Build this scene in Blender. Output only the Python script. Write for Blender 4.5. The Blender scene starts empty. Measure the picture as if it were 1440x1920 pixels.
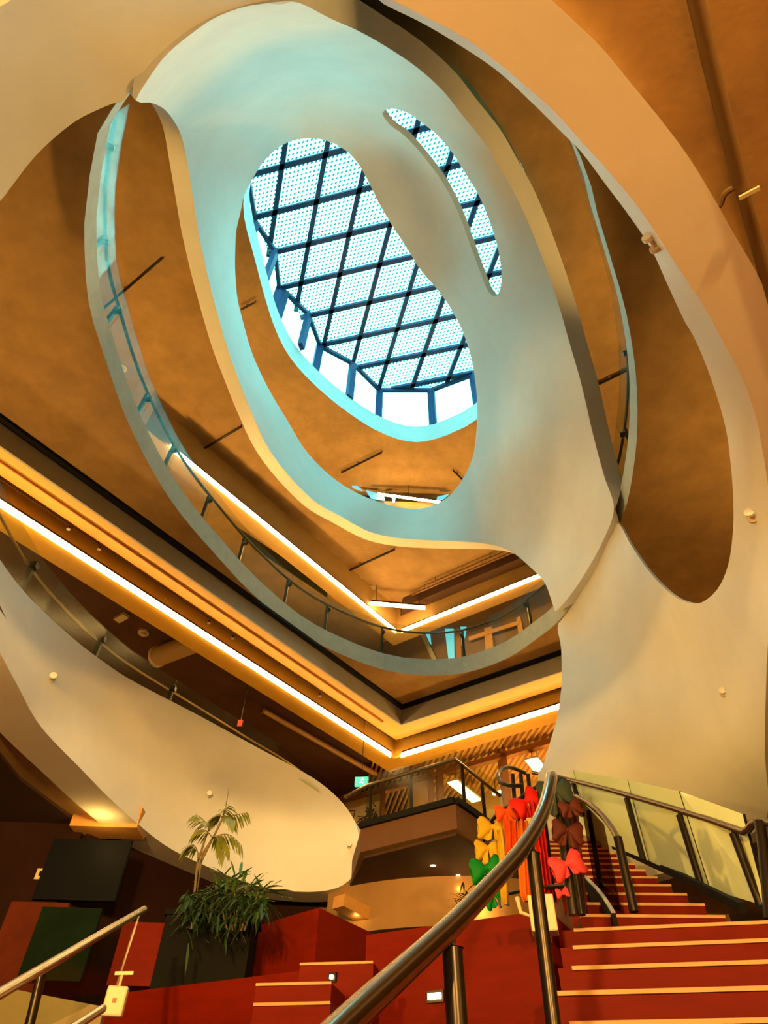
import bpy, math, random
import numpy as np
from mathutils import Vector, Matrix, geometry
random.seed(7); np.random.seed(7)
S = bpy.context.scene
COL = S.collection

# ------------------------------------------------------------------ camera
EYE = 1.5                                   # height of the lens above the ground floor
F = 1200.0                                  # focal length in pixels of the 1440x1920 frame
UPc = np.array([32 / F, 1100 / F, 1.0]); UPc /= np.linalg.norm(UPc)
AX = np.array([0, 0, 1.0])
YF = AX - UPc * AX.dot(UPc); YF /= np.linalg.norm(YF)
XR = -np.cross(YF, UPc)

def ray(px, py):
    d = np.array([(px - 720) / F, (960 - py) / F, 1.0])
    return np.array([d @ XR, d @ YF, d @ UPc])
def H(px, py, h):                           # measured point of the photo at height h above the lens
    r = ray(px, py); r = r * h / r[2]
    return Vector((r[0], r[1], r[2] + EYE))
def Y(px, py, y):                           # ... at plan distance y in front of the lens
    r = ray(px, py); r = r * y / r[1]
    return Vector((r[0], r[1], r[2] + EYE))
def pix(x, y, h):
    c = x * XR + y * YF + h * UPc
    return 720 + F * c[0] / c[2], 960 - F * c[1] / c[2]

cam = bpy.data.cameras.new('camera')
cam.sensor_fit = 'VERTICAL'; cam.sensor_height = 36.0; cam.lens = 36.0 * F / 1920.0
cam.clip_start = 0.05; cam.clip_end = 200
co = bpy.data.objects.new('camera', cam); COL.objects.link(co)
right = Vector((XR[0], YF[0], UPc[0])); up = Vector((XR[1], YF[1], UPc[1])); fwd = Vector((XR[2], YF[2], UPc[2]))
m = Matrix((right, up, -fwd)).transposed().to_4x4(); m.translation = (0, 0, EYE)
co.matrix_world = m
S.camera = co

# ------------------------------------------------------------------ view, sky, lamps
S.view_settings.view_transform = 'Standard'
S.view_settings.look = 'None'
S.view_settings.gamma = 1.0
S.view_settings.use_curve_mapping = False
S.view_settings.exposure = 0.0
S.cycles.use_denoising = True
S.cycles.max_bounces = 10; S.cycles.diffuse_bounces = 5; S.cycles.glossy_bounces = 4
S.cycles.transmission_bounces = 6; S.cycles.transparent_max_bounces = 16
S.cycles.sample_clamp_indirect = 8.0
S.cycles.blur_glossy = 1.0
SKY_STRENGTH = 6.2
LED_STRENGTH = 32.0
W = bpy.data.worlds.new('sky'); S.world = W; W.use_nodes = True
nt = W.node_tree; bg = nt.nodes['Background']
tc = nt.nodes.new('ShaderNodeTexCoord'); nz = nt.nodes.new('ShaderNodeTexNoise'); rp = nt.nodes.new('ShaderNodeValToRGB')
nz.inputs['Scale'].default_value = 3.2; nz.inputs['Detail'].default_value = 5
rp.color_ramp.elements[0].position = .38; rp.color_ramp.elements[0].color = (.12, .70, .78, 1)
rp.color_ramp.elements[1].position = .56; rp.color_ramp.elements[1].color = (.30, .95, .93, 1)
nt.links.new(tc.outputs['Generated'], nz.inputs['Vector']); nt.links.new(nz.outputs['Fac'], rp.inputs['Fac'])
nt.links.new(rp.outputs['Color'], bg.inputs['Color'])
bg.inputs['Strength'].default_value = SKY_STRENGTH
sn = bpy.data.lights.new('sun', 'SUN'); sn.energy = 10.0; sn.color = (.30, .92, .90); sn.angle = math.radians(50)   # hazy daylight
so = bpy.data.objects.new('sun', sn); COL.objects.link(so); so.rotation_euler = Vector((.06, -.70, -.70)).to_track_quat('-Z', 'Y').to_euler()

WARM = (1.0, .57, .14)
def lamp(name, loc, power, radius=.08, color=WARM, spot=None, aim=(0, 0, -1)):
    L = bpy.data.lights.new(name, 'SPOT' if spot else 'POINT')
    L.energy = power; L.color = color; L.shadow_soft_size = radius
    if spot:
        L.spot_size = math.radians(spot); L.spot_blend = .6
    o = bpy.data.objects.new(name, L); COL.objects.link(o); o.location = loc
    if spot:
        o.rotation_euler = Vector(aim).to_track_quat('-Z', 'Y').to_euler()
    return o
FILL_LAMPS = [  # unseen fill lamps added in the hall around the lens, then first-floor rooms
    ((-2.2, -4.6, 3.75), 2450), ((1.6, -5.4, 3.75), 2350), ((6.6, -4.4, 3.3), 420), ((.4, -1.6, .7), 45),
    ((-5.6, 8.4, 5.6), 60), ((2.3, 13.1, 5.2), 260), ((4.2, 11.6, 5.2), 200), ((.4, 11.2, 4.6), 240), ((2.4, 10.2, 4.4), 210)]
ADDED_UPLIGHTS = [  # unseen upward spots added to wash the concrete soffits of each storey
    ((-5.4, 4.4, 5.0), 270), ((5.6, 3.6, 5.0), 430), ((-4.2, 1.2, 5.0), 160),
    ((-4.6, 4.0, 8.7), 330), ((-4.4, 7.6, 8.7), 330), ((-2.4, 10.2, 8.7), 330), ((.6, 11.4, 8.7), 300), ((4.9, 5.2, 8.7), 330), ((3.6, 2.2, 8.7), 240), ((3.6, 10.0, 8.7), 200),
    ((-3.4, 8.4, 12.4), 310), ((-1.7, 10.6, 12.4), 350), ((.9, 11.2, 12.4), 350), ((3.4, 10.4, 12.4), 310), ((-3.9, 5.6, 12.4), 210)]
lamp('added_wall_spot', (-4.9, 6.4, 9.9), 420, .1, spot=48, aim=(1, .08, -.02))      # unseen spot added to warm the upper wall across the void
lamp('added_wall_spot', (-5.4, 7.2, 6.5), 520, .1, spot=52, aim=(1, .04, .0))        # unseen spot added to brighten the right wall across the void
lamp('added_wall_spot', (5.2, 4.2, 6.2), 1050, .1, spot=46, aim=(-7.7, -3.5, 1.25))  # unseen spot added to brighten the upper left wall
lamp('added_wall_spot', (-6.6, -1.6, 3.0), 2350, .1, spot=40, aim=(9.7, 8.4, 2.7))     # unseen spot added for the wall above the stairs
lamp('added_wall_spot', (-1.6, -4.6, 3.3), 3500, .1, spot=38, aim=(-.6, 13.0, 1.9))     # unseen spot added to brighten the parapet
lamp('added_wall_spot', (-6.4, .2, 2.9), 700, .1, spot=40, aim=(8.4, 2.4, 1.9))          # unseen spot added to warm the thin band
for p, e in FILL_LAMPS: lamp('added_fill_lamp', p, e, .12)
for p, e in ADDED_UPLIGHTS: lamp('added_uplight', p, e, .10, spot=104, aim=(0, 0, 1))

# ------------------------------------------------------------------ materials
MATS = {}
def mat(name, color, rough=.6, metal=0.0, var=0.0, scale=6.0, bump=0.0, emit=None, est=0.0, spec=.5, stretch=None, col2=None):
    if name in MATS: return MATS[name]
    M = bpy.data.materials.new(name); M.use_nodes = True; MATS[name] = M
    t = M.node_tree; b = t.nodes['Principled BSDF']
    b.inputs['Base Color'].default_value = (*color, 1); b.inputs['Roughness'].default_value = rough
    b.inputs['Metallic'].default_value = metal; b.inputs['Specular IOR Level'].default_value = spec
    if var or bump:
        c = t.nodes.new('ShaderNodeTexCoord'); mp = t.nodes.new('ShaderNodeMapping'); n = t.nodes.new('ShaderNodeTexNoise')
        if stretch: mp.inputs['Scale'].default_value = stretch
        n.inputs['Scale'].default_value = scale; n.inputs['Detail'].default_value = 6; n.inputs['Roughness'].default_value = .62
        t.links.new(c.outputs['Object'], mp.inputs['Vector']); t.links.new(mp.outputs['Vector'], n.inputs['Vector'])
        if var:
            r = t.nodes.new('ShaderNodeValToRGB'); r.color_ramp.elements[0].position = .3; r.color_ramp.elements[1].position = .72
            lo = col2 or tuple(max(0, v * (1 - var)) for v in color); hi = tuple(min(1, v * (1 + var * .6)) for v in color)
            r.color_ramp.elements[0].color = (*lo, 1); r.color_ramp.elements[1].color = (*hi, 1)
            t.links.new(n.outputs['Fac'], r.inputs['Fac']); t.links.new(r.outputs['Color'], b.inputs['Base Color'])
        if bump:
            bp = t.nodes.new('ShaderNodeBump'); bp.inputs['Strength'].default_value = bump; bp.inputs['Distance'].default_value = .02
            t.links.new(n.outputs['Fac'], bp.inputs['Height']); t.links.new(bp.outputs['Normal'], b.inputs['Normal'])
    if emit:
        b.inputs['Emission Color'].default_value = (*emit, 1); b.inputs['Emission Strength'].default_value = est
    return M

def glass_mat(name, tint, refl=.08, rough=.02):
    M = bpy.data.materials.new(name); M.use_nodes = True; MATS[name] = M
    t = M.node_tree; t.nodes.clear()
    o = t.nodes.new('ShaderNodeOutputMaterial'); mx = t.nodes.new('ShaderNodeMixShader')
    tr = t.nodes.new('ShaderNodeBsdfTransparent'); gl = t.nodes.new('ShaderNodeBsdfGlossy'); fr = t.nodes.new('ShaderNodeFresnel')
    mu = t.nodes.new('ShaderNodeMath'); mu.operation = 'MULTIPLY_ADD'; mu.inputs[1].default_value = .06; mu.inputs[2].default_value = refl * .3
    tr.inputs['Color'].default_value = (*tint, 1); gl.inputs['Roughness'].default_value = rough
    fr.inputs['IOR'].default_value = 1.45
    t.links.new(fr.outputs[0], mu.inputs[0]); t.links.new(mu.outputs[0], mx.inputs[0])
    t.links.new(tr.outputs[0], mx.inputs[1]); t.links.new(gl.outputs[0], mx.inputs[2]); t.links.new(mx.outputs[0], o.inputs[0])
    return M

PLASTER = mat('white_plaster', (.80, .775, .72), .75, var=.07, scale=1.1, bump=.12, spec=.2)
CONCRETE = mat('raw_concrete_soffit', (.36, .215, .085), .85, var=.22, scale=2.6, bump=.25, spec=.2)
SLABEDGE = mat('grey_slab_edge', (.46, .46, .36), .8, var=.12, scale=5)
FASCIA = mat('grey_fascia', (.34, .30, .22), .6, var=.1, scale=3)
BRASS = mat('gold_painted_bulkhead', (.72, .40, .045), .55, var=.12, scale=3)
SLOT = mat('dark_service_slot', (.075, .03, .012), .8)
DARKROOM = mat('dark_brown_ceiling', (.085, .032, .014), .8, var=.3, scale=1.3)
BLACK = mat('black_paint_and_gap_shade', (.006, .006, .006), .7, spec=.15)
DARKMETAL = mat('dark_bronze_metal', (.03, .022, .018), .3, .7)
TIMBER = mat('red_brown_timber', (.145, .008, .001), .55, var=.16, scale=3.5, stretch=(1, 1, 5), bump=.05, spec=.07)
STEEL = mat('dark_blue_skylight_steel', (.022, .055, .17), .6, 0, spec=.2)
TRAY = mat('pale_blue_panel_frame', (.35, .62, .75), .5)
LEDW = mat('warm_led_diffuser', (.9, .8, .6), .5, emit=(1.0, .62, .22), est=LED_STRENGTH)
LEDC = mat('cool_white_light', (.9, .9, .8), .5, emit=(1.0, .88, .55), est=6)
GLASS = glass_mat('balustrade_glass', (.88, .91, .82), .03, .16)
SKYGLASS = glass_mat('skylight_glass', (.80, .97, 1.0))
def frit_mat():
    M = bpy.data.materials.new('dotted_roof_glass'); M.use_nodes = True
    t = M.node_tree; t.nodes.clear(); N = t.nodes.new; L = t.links.new
    o = N('ShaderNodeOutputMaterial'); mx = N('ShaderNodeMixShader'); tr = N('ShaderNodeBsdfTransparent')
    tr.inputs[0].default_value = (.88, 1, 1, 1)
    dm = N('ShaderNodeMixShader'); tl = N('ShaderNodeBsdfTranslucent'); df = N('ShaderNodeBsdfDiffuse')
    tl.inputs[0].default_value = (.012, .13, .16, 1); df.inputs[0].default_value = (.03, .25, .30, 1); dm.inputs[0].default_value = .5
    L(tl.outputs[0], dm.inputs[1]); L(df.outputs[0], dm.inputs[2])
    g = N('ShaderNodeNewGeometry'); terms = []
    for ax in (E2, N2):
        d = N('ShaderNodeVectorMath'); d.operation = 'DOT_PRODUCT'; d.inputs[1].default_value = (ax[0] / .090, ax[1] / .090, 0)
        L(g.outputs['Position'], d.inputs[0])
        fr = N('ShaderNodeMath'); fr.operation = 'FRACT'; L(d.outputs['Value'], fr.inputs[0])
        s = N('ShaderNodeMath'); s.operation = 'SUBTRACT'; s.inputs[1].default_value = .5; L(fr.outputs[0], s.inputs[0])
        p = N('ShaderNodeMath'); p.operation = 'MULTIPLY'; L(s.outputs[0], p.inputs[0]); L(s.outputs[0], p.inputs[1]); terms.append(p)
    a = N('ShaderNodeMath'); a.operation = 'ADD'; L(terms[0].outputs[0], a.inputs[0]); L(terms[1].outputs[0], a.inputs[1])
    c = N('ShaderNodeMath'); c.operation = 'LESS_THAN'; c.inputs[1].default_value = .078; L(a.outputs[0], c.inputs[0])
    L(c.outputs[0], mx.inputs[0]); L(tr.outputs[0], mx.inputs[1]); L(dm.outputs[0], mx.inputs[2]); L(mx.outputs[0], o.inputs[0])
    return M

# ------------------------------------------------------------------ mesh helpers
class MB:
    def __init__(s): s.v = []; s.f = []
    def add(s, vs, fs):
        b = len(s.v); s.v += [Vector(v) for v in vs]; s.f += [tuple(i + b for i in f) for f in fs]; return s
    def box(s, c, size, ax=None):
        ax = [Vector(a) for a in (ax or ((1, 0, 0), (0, 1, 0), (0, 0, 1)))]; c = Vector(c); vs = []
        for i in (-.5, .5):
            for j in (-.5, .5):
                for k in (-.5, .5): vs.append(c + ax[0] * size[0] * i + ax[1] * size[1] * j + ax[2] * size[2] * k)
        return s.add(vs, [(0, 1, 3, 2), (4, 6, 7, 5), (0, 4, 5, 1), (2, 3, 7, 6), (0, 2, 6, 4), (1, 5, 7, 3)])
    def bar(s, a, b, w, d, upv=(0, 0, 1)):
        a = Vector(a); b = Vector(b); x = (b - a); L = x.length; x.normalize(); u = Vector(upv)
        y = u.cross(x)
        if y.length < 1e-4: y = Vector((1, 0, 0)).cross(x)
        y.normalize(); z = x.cross(y)
        return s.box((a + b) / 2, (L, w, d), (x, y, z))
    def prism(s, poly, z0, z1):
        n = len(poly); vs = [(p[0], p[1], z0) for p in poly] + [(p[0], p[1], z1) for p in poly]
        fs = [tuple(reversed(range(n))), tuple(range(n, 2 * n))] + [(i, (i + 1) % n, n + (i + 1) % n, n + i) for i in range(n)]
        return s.add(vs, fs)
    def tube(s, path, r, n=10, cap=True, flat=1.0):
        P = [Vector(p) for p in path]; rs = r if isinstance(r, (list, tuple)) else [r] * len(P)
        T = []
        for i in range(len(P)):
            t = (P[min(i + 1, len(P) - 1)] - P[max(i - 1, 0)]); T.append(t.normalized())
        ref = Vector((0, 0, 1)) if abs(T[0].z) < .9 else Vector((1, 0, 0))
        u = (ref - T[0] * ref.dot(T[0])).normalized(); vs = []; fs = []
        for i, p in enumerate(P):
            u = (u - T[i] * u.dot(T[i])).normalized(); w = T[i].cross(u)
            for k in range(n):
                a = 2 * math.pi * k / n; vs.append(p + (u * math.cos(a) + w * math.sin(a) * flat) * rs[i])
        for i in range(len(P) - 1):
            for k in range(n): fs.append((i * n + k, i * n + (k + 1) % n, (i + 1) * n + (k + 1) % n, (i + 1) * n + k))
        if cap: fs += [tuple(reversed(range(n))), tuple(range((len(P) - 1) * n, len(P) * n))]
        return s.add(vs, fs)
    def ball(s, c, r, n=10, sq=(1, 1, 1)):
        c = Vector(c); vs = []; fs = []; m_ = n // 2 + 1
        for i in range(m_):
            th = math.pi * i / (m_ - 1)
            for k in range(n):
                a = 2 * math.pi * k / n; vs.append(c + Vector((math.sin(th) * math.cos(a) * r * sq[0], math.sin(th) * math.sin(a) * r * sq[1], math.cos(th) * r * sq[2])))
        for i in range(m_ - 1):
            for k in range(n): fs.append((i * n + k, (i + 1) * n + k, (i + 1) * n + (k + 1) % n, i * n + (k + 1) % n))
        return s.add(vs, fs)
    def sheet(s, rows):
        n = len(rows[0]); vs = [p for r in rows for p in r]
        return s.add(vs, [(i * n + j, i * n + j + 1, (i + 1) * n + j + 1, (i + 1) * n + j) for i in range(len(rows) - 1) for j in range(n - 1)])
    def build(s, name, M, parent=None, smooth=False, origin=None, solid=0, **props):
        me = bpy.data.meshes.new(name)
        if parent is not None: org = WL[parent.name]
        elif origin is not None: org = Vector(origin)
        else:
            org = sum(s.v, Vector()) / len(s.v); org.z = min(v.z for v in s.v)
        me.from_pydata([v - org for v in s.v], [], s.f); me.update()
        me.materials.append(M)
        if smooth:
            for p in me.polygons: p.use_smooth = True
            if smooth != 'all': me.set_sharp_from_angle(angle=math.radians(40))
        o = bpy.data.objects.new(name, me); COL.objects.link(o)
        if parent is not None: o.parent = parent
        else: o.location = org
        WL[o.name] = org
        if solid:
            md = o.modifiers.new('thickness', 'SOLIDIFY'); md.thickness = solid; md.offset = 0
        for k, v in props.items(): o[k] = v
        return o
WL = {}
def thing(name, label, cat, loc, group=None, kind=None):
    o = bpy.data.objects.new(name, None); COL.objects.link(o); o.location = loc; WL[o.name] = Vector(loc)
    o.empty_display_size = .1; o['label'] = label; o['category'] = cat
    if group: o['group'] = group
    if kind: o['kind'] = kind
    return o
def tag(o, label, cat, group=None):
    o['label'] = label; o['category'] = cat
    if group: o['group'] = group
    return o
def struct(o, label=None):
    o['kind'] = 'structure'
    if label: o['label'] = label
    return o

def smooth_curve(pts, step, closed=False):
    """Catmull-Rom through rows of numbers, resampled roughly every `step` of the first two columns."""
    P = np.array(pts, float); n = len(P); out = []
    for i in range(n if closed else n - 1):
        g = lambda k: P[k % n] if closed else P[min(max(k, 0), n - 1)]
        p0, p1, p2, p3 = g(i - 1), g(i), g(i + 1), g(i + 2)
        m_ = max(1, int(np.linalg.norm((p2 - p1)[:2]) / step))
        for j in range(m_):
            t = j / m_
            out.append(.5 * ((2 * p1) + (-p0 + p2) * t + (2 * p0 - 5 * p1 + 4 * p2 - p3) * t * t + (-p0 + 3 * p1 - 3 * p2 + p3) * t ** 3))
    if not closed: out.append(P[-1])
    return np.array(out)

def inside(poly, x, y):
    c = False; n = len(poly); j = n - 1
    for i in range(n):
        xi, yi = poly[i][:2]; xj, yj = poly[j][:2]
        if (yi > y) != (yj > y) and x < (xj - xi) * (y - yi) / (yj - yi) + xi: c = not c
        j = i
    return c

class TPS:
    """smooth height field through measured heights"""
    def __init__(s, pts, lam=.02):
        P = np.array(pts, float); s.X = P[:, :2] / 300.0; n = len(P)
        D = np.linalg.norm(s.X[:, None] - s.X[None], axis=2); K = s.U(D) + lam * np.eye(n) * .02
        Q = np.hstack([np.ones((n, 1)), s.X]); A = np.zeros((n + 3, n + 3)); A[:n, :n] = K; A[:n, n:] = Q; A[n:, :n] = Q.T
        s.w = np.linalg.solve(A, np.concatenate([P[:, 2], np.zeros(3)]))
    def U(s, r): return np.where(r > 1e-9, r * r * np.log(np.maximum(r, 1e-9)), 0.0)
    def __call__(s, x, y):
        p = np.array([x, y]) / 300.0; d = np.linalg.norm(s.X - p, axis=1); n = len(s.X)
        return float(s.U(d) @ s.w[:n] + s.w[n] + s.w[n + 1] * p[0] + s.w[n + 2] * p[1])

SURF = {}
def shell(name, outer, holes, extra, thick, M, grid=22, label=None, away=None):
    """one curved plaster wall: measured edges (each with its height) -> surface with real thickness outside"""
    loops = [np.array(outer)] + [np.array(h) for h in holes]
    ctrl = [tuple(p) for L in loops for p in L[::max(1, len(L) // 60)]] + list(extra)
    f = TPS(ctrl); SURF[name] = f
    vc = []; ed = []
    for L in loops:
        b = len(vc); n = len(L)
        vc += [Vector((p[0], p[1])) for p in L]; ed += [(b + i, b + (i + 1) % n) for i in range(n)]
    nb = len(vc); allb = np.array([[v.x, v.y] for v in vc])
    mn = allb.min(0); mx = allb.max(0); row = 0; y = mn[1]
    while y < mx[1]:
        x = mn[0] + (grid / 2 if row % 2 else 0)
        while x < mx[0]:
            if inside(loops[0], x, y) and not any(inside(h, x, y) for h in loops[1:]) and np.min(np.linalg.norm(allb - (x, y), axis=1)) > grid * .6:
                vc.append(Vector((x, y)))
            x += grid
        y += grid * .87; row += 1
    v2, e2, f2, *_ = geometry.delaunay_2d_cdt(vc, ed, [], 0, 1e-4)
    tri = []
    for t in f2:
        cx = sum(v2[i].x for i in t) / 3; cy = sum(v2[i].y for i in t) / 3
        if inside(loops[0], cx, cy) and not any(inside(h, cx, cy) for h in loops[1:]): tri.append(tuple(t))
    hb = [p[2] for L in loops for p in L]
    P = [H(v.x, v.y, hb[i] if i < nb and (v - vc[i]).length < 1e-3 else f(v.x, v.y)) for i, v in enumerate(v2)]; n = len(P)
    N = [Vector() for _ in P]; eye = Vector((0, 0, EYE))
    T = []
    for t in tri:
        a, b, c = (P[i] for i in t); nn = (b - a).cross(c - a)
        if nn.dot(eye - a) < 0: t = (t[0], t[2], t[1]); nn = -nn
        T.append(t)
        for i in t: N[i] += nn
    back = []
    for p, q in zip(P, N):
        d = Vector((-q.x, -q.y, max(-q.z, 0) * .25))
        d = d.normalized() if d.length > 1e-9 else Vector((0, 0, 1))
        if away and (p.x - away[0]) * d.x + (p.y - away[1]) * d.y < 0: d = Vector((-d.x, -d.y, d.z))
        back.append(p + d * thick(p))
    b0 = 0
    for L in loops:                          # even out the thickness direction along each edge
        k = len(L); dirs = [(back[b0 + i] - P[b0 + i]) for i in range(k)]
        for i in range(k):
            d = sum((dirs[(i + q) % k] for q in range(-9, 10)), Vector()); d.z = 0; back[b0 + i] = P[b0 + i] + d.normalized() * dirs[i].length
        b0 += k
    ec = {}
    for t in T:
        for i in range(3): ec[(t[i], t[(i + 1) % 3])] = 1
    rim = [(a, b) for (a, b) in ec if (b, a) not in ec]
    faces = T + [(c + n, b + n, a + n) for a, b, c in T] + [(b, a, a + n, b + n) for a, b in rim]
    mb = MB(); mb.v = P + back; mb.f = faces
    o = mb.build(name, M, origin=(0, 0, 0))
    me = o.data
    for p in me.polygons: p.use_smooth = True
    sh = set()
    for a, b in rim: sh.add(frozenset((a, b))); sh.add(frozenset((a + n, b + n)))
    at = me.attributes.new('sharp_edge', 'BOOLEAN', 'EDGE')
    at.data.foreach_set('value', [frozenset(e.vertices) in sh for e in me.edges])
    return struct(o, label)

def slab(name, rect, hole, z0, z1, M, edge=None):
    """floor plate with a free-form opening"""
    x0, x1, y0, y1 = rect
    vc = [Vector((x0, y0)), Vector((x1, y0)), Vector((x1, y1)), Vector((x0, y1))] + [Vector((p[0], p[1])) for p in hole]
    n = len(hole); ed = [(0, 1), (1, 2), (2, 3), (3, 0)] + [(4 + i, 4 + (i + 1) % n) for i in range(n)]
    v2, e2, f2, *_ = geometry.delaunay_2d_cdt(vc, ed, [], 0, 1e-5)
    tri = [t for t in f2 if not inside(hole, sum(v2[i].x for i in t) / 3, sum(v2[i].y for i in t) / 3)]
    nv = len(v2); mb = MB(); mb.v = [Vector((v.x, v.y, z0)) for v in v2] + [Vector((v.x, v.y, z1)) for v in v2]
    ec = {}
    for t in tri:
        for i in range(3): ec[(t[i], t[(i + 1) % 3])] = 1
    mb.f = [tuple(reversed(t)) for t in tri] + [tuple(i + nv for i in t) for t in tri]
    rim = [(a, b) for (a, b) in ec if (b, a) not in ec]
    k = len(mb.f); mb.f += [(a, b, b + nv, a + nv) for a, b in rim]
    o = mb.build(name, M, origin=(0, 0, 0))
    if edge:
        o.data.materials.append(edge)
        for p in list(o.data.polygons)[k:]: p.material_index = 1
    return struct(o)

def offset_loop(P, d):
    P = np.array(P, float)[:, :2]; n = len(P); out = []
    area = .5 * sum(P[i][0] * P[(i + 1) % n][1] - P[(i + 1) % n][0] * P[i][1] for i in range(n)); sg = 1 if area > 0 else -1
    for i in range(n):
        t = P[(i + 1) % n] - P[i - 1]; t /= max(np.linalg.norm(t), 1e-9); out.append(P[i] + sg * d * np.array([t[1], -t[0]]))
    return np.array(out)
def plan(pts, h): return [tuple(H(x, y, h)[:2]) for x, y in pts]

# ------------------------------------------------------------------ heights above the lens
H1, H2, H3, HR, HG = 2.85, 6.6, 10.2, 13.7, 16.2

# ================================================================== LARGE STRUCTURE
# --- upper curved wall (second to third floor) with the pear and crescent openings
up_outer = smooth_curve([
    (255, 189, 6.6), (280, 145, 6.6), (310, 105, 6.6), (350, 70, 6.6), (400, 35, 6.6), (450, 15, 6.6), (480, 9, 6.6), (520, 4, 6.6),
    (560, 5, 6.7), (620, 35, 7.4), (670, 57, 8.2), (720, 85, 9.0), (780, 125, 9.7), (830, 170, 10.0), (870, 220, 10.2), (910, 270, 10.2), (940, 320, 10.2),
    (970, 372, 10.1), (1000, 440, 9.9), (1030, 520, 9.6), (1050, 580, 9.3), (1067, 640, 8.9), (1090, 720, 8.4), (1112, 815, 7.8), (1132, 890, 7.2), (1151, 954, 6.62),
    (1130, 1015, 6.6), (1100, 1070, 6.6), (1070, 1115, 6.6), (1041, 1147, 6.6),
    (1037, 1135, 6.75), (1025, 1100, 7.2), (1013, 1082, 7.6), (985, 1055, 8.3), (961, 1036, 8.8), (933, 1024, 9.2), (900, 1018, 9.5), (854, 1015, 9.75), (808, 1013, 9.9), (747, 1009, 10.1),
    (701, 1000, 10.2), (671, 987, 10.2), (640, 969, 10.2), (590, 940, 10.2), (540, 890, 10.2), (500, 835, 10.2), (470, 770, 10.2), (445, 705, 10.2), (422, 640, 10.2),
    (395, 540, 10.2), (380, 475, 10.2), (370, 425, 10.2), (360, 360, 10.15), (350, 300, 10.0), (340, 255, 9.7), (325, 225, 9.2), (305, 202, 8.2), (280, 192, 7.2)], 9, True)
pear = smooth_curve([
    (548, 264, 12.6), (587, 260, 12.6), (618, 266, 12.7), (649, 283, 12.8), (672, 308, 12.8), (692, 343, 12.8), (711, 382, 12.8), (734, 421, 12.8), (762, 464, 12.7), (789, 507, 12.6),
    (820, 543, 12.5), (846, 580, 12.35), (868, 623, 12.2), (882, 666, 12.05), (891, 713, 11.9), (895, 764, 11.75), (893, 811, 11.55), (886, 858, 11.35), (868, 897, 11.2), (842, 930, 11.05),
    (810, 948, 11.0), (774, 954, 11.0), (727, 946, 11.05), (673, 926, 11.15), (622, 894, 11.3), (575, 847, 11.4), (539, 789, 11.5), (503, 728, 11.6), (474, 666, 11.7), (456, 605, 11.8),
    (445, 557, 11.9), (441, 510, 12.0), (441, 472, 12.05), (443, 433, 12.1), (451, 398, 12.2), (458, 367, 12.25), (474, 335, 12.3), (491, 308, 12.4), (517, 281, 12.5)], 7, True)
crescent = smooth_curve([
    (717, 211, 11.6), (734, 204, 11.3), (762, 211, 11.05), (789, 229, 10.95), (816, 250, 10.9), (847, 285, 10.9), (874, 328, 10.8), (898, 367, 10.75), (917, 413, 10.7), (933, 464, 10.7),
    (940, 511, 10.7), (937, 545, 10.85), (927, 556, 11.0), (915, 545, 11.15), (905, 522, 11.3), (882, 460, 11.55), (859, 398, 11.7), (828, 339, 11.8), (789, 287, 11.8), (758, 254, 11.75), (731, 234, 11.7)], 7, True)
TIPS = [H(1151, 954, 6.62), H(255, 189, 6.6), H(1041, 1147, 6.6)]     # where the wall dies into the floor edge
shell('wall_upper_curved', up_outer, [pear, crescent],
      [(1000, 800, 9.3), (1000, 950, 8.8), (950, 850, 10.0), (600, 150, 11.0), (800, 400, 12.3), (1060, 1060, 7.2), (500, 120, 9.6), (400, 150, 8.8)],
      lambda p: (.26 if p.z < EYE + 10.4 else max(.09, .26 - (p.z - EYE - 10.4) * .3)) * min(1, .06 + min((p - c).length for c in TIPS) / .55), PLASTER, 20)

# --- lower curved wall, left part (above the lens on the left)
nearA = [(500, -130, 5.9), (350, -230, 5.3), (120, -280, 4.9), (-150, -220, 4.6), (-270, 0, 4.5), (-240, 250, 4.7), (-140, 400, 5.0)]
left_outer = smooth_curve([
    (232, 189, 6.6), (250, 160, 6.6), (285, 115, 6.6), (325, 78, 6.6), (360, 52, 6.6), (405, 28, 6.6), (450, 13, 6.6), (482, 5, 6.6), (545, -4, 6.6)] + nearA + [
    (-60, 440, 5.3), (0, 377, 5.7), (25, 345, 5.85), (60, 300, 6.05), (100, 260, 6.2), (145, 225, 6.35), (185, 205, 6.5), (212, 194, 6.56)], 10, True)
shell('wall_left_curved', left_outer, [], [], lambda p: .22, PLASTER, 24)

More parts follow.
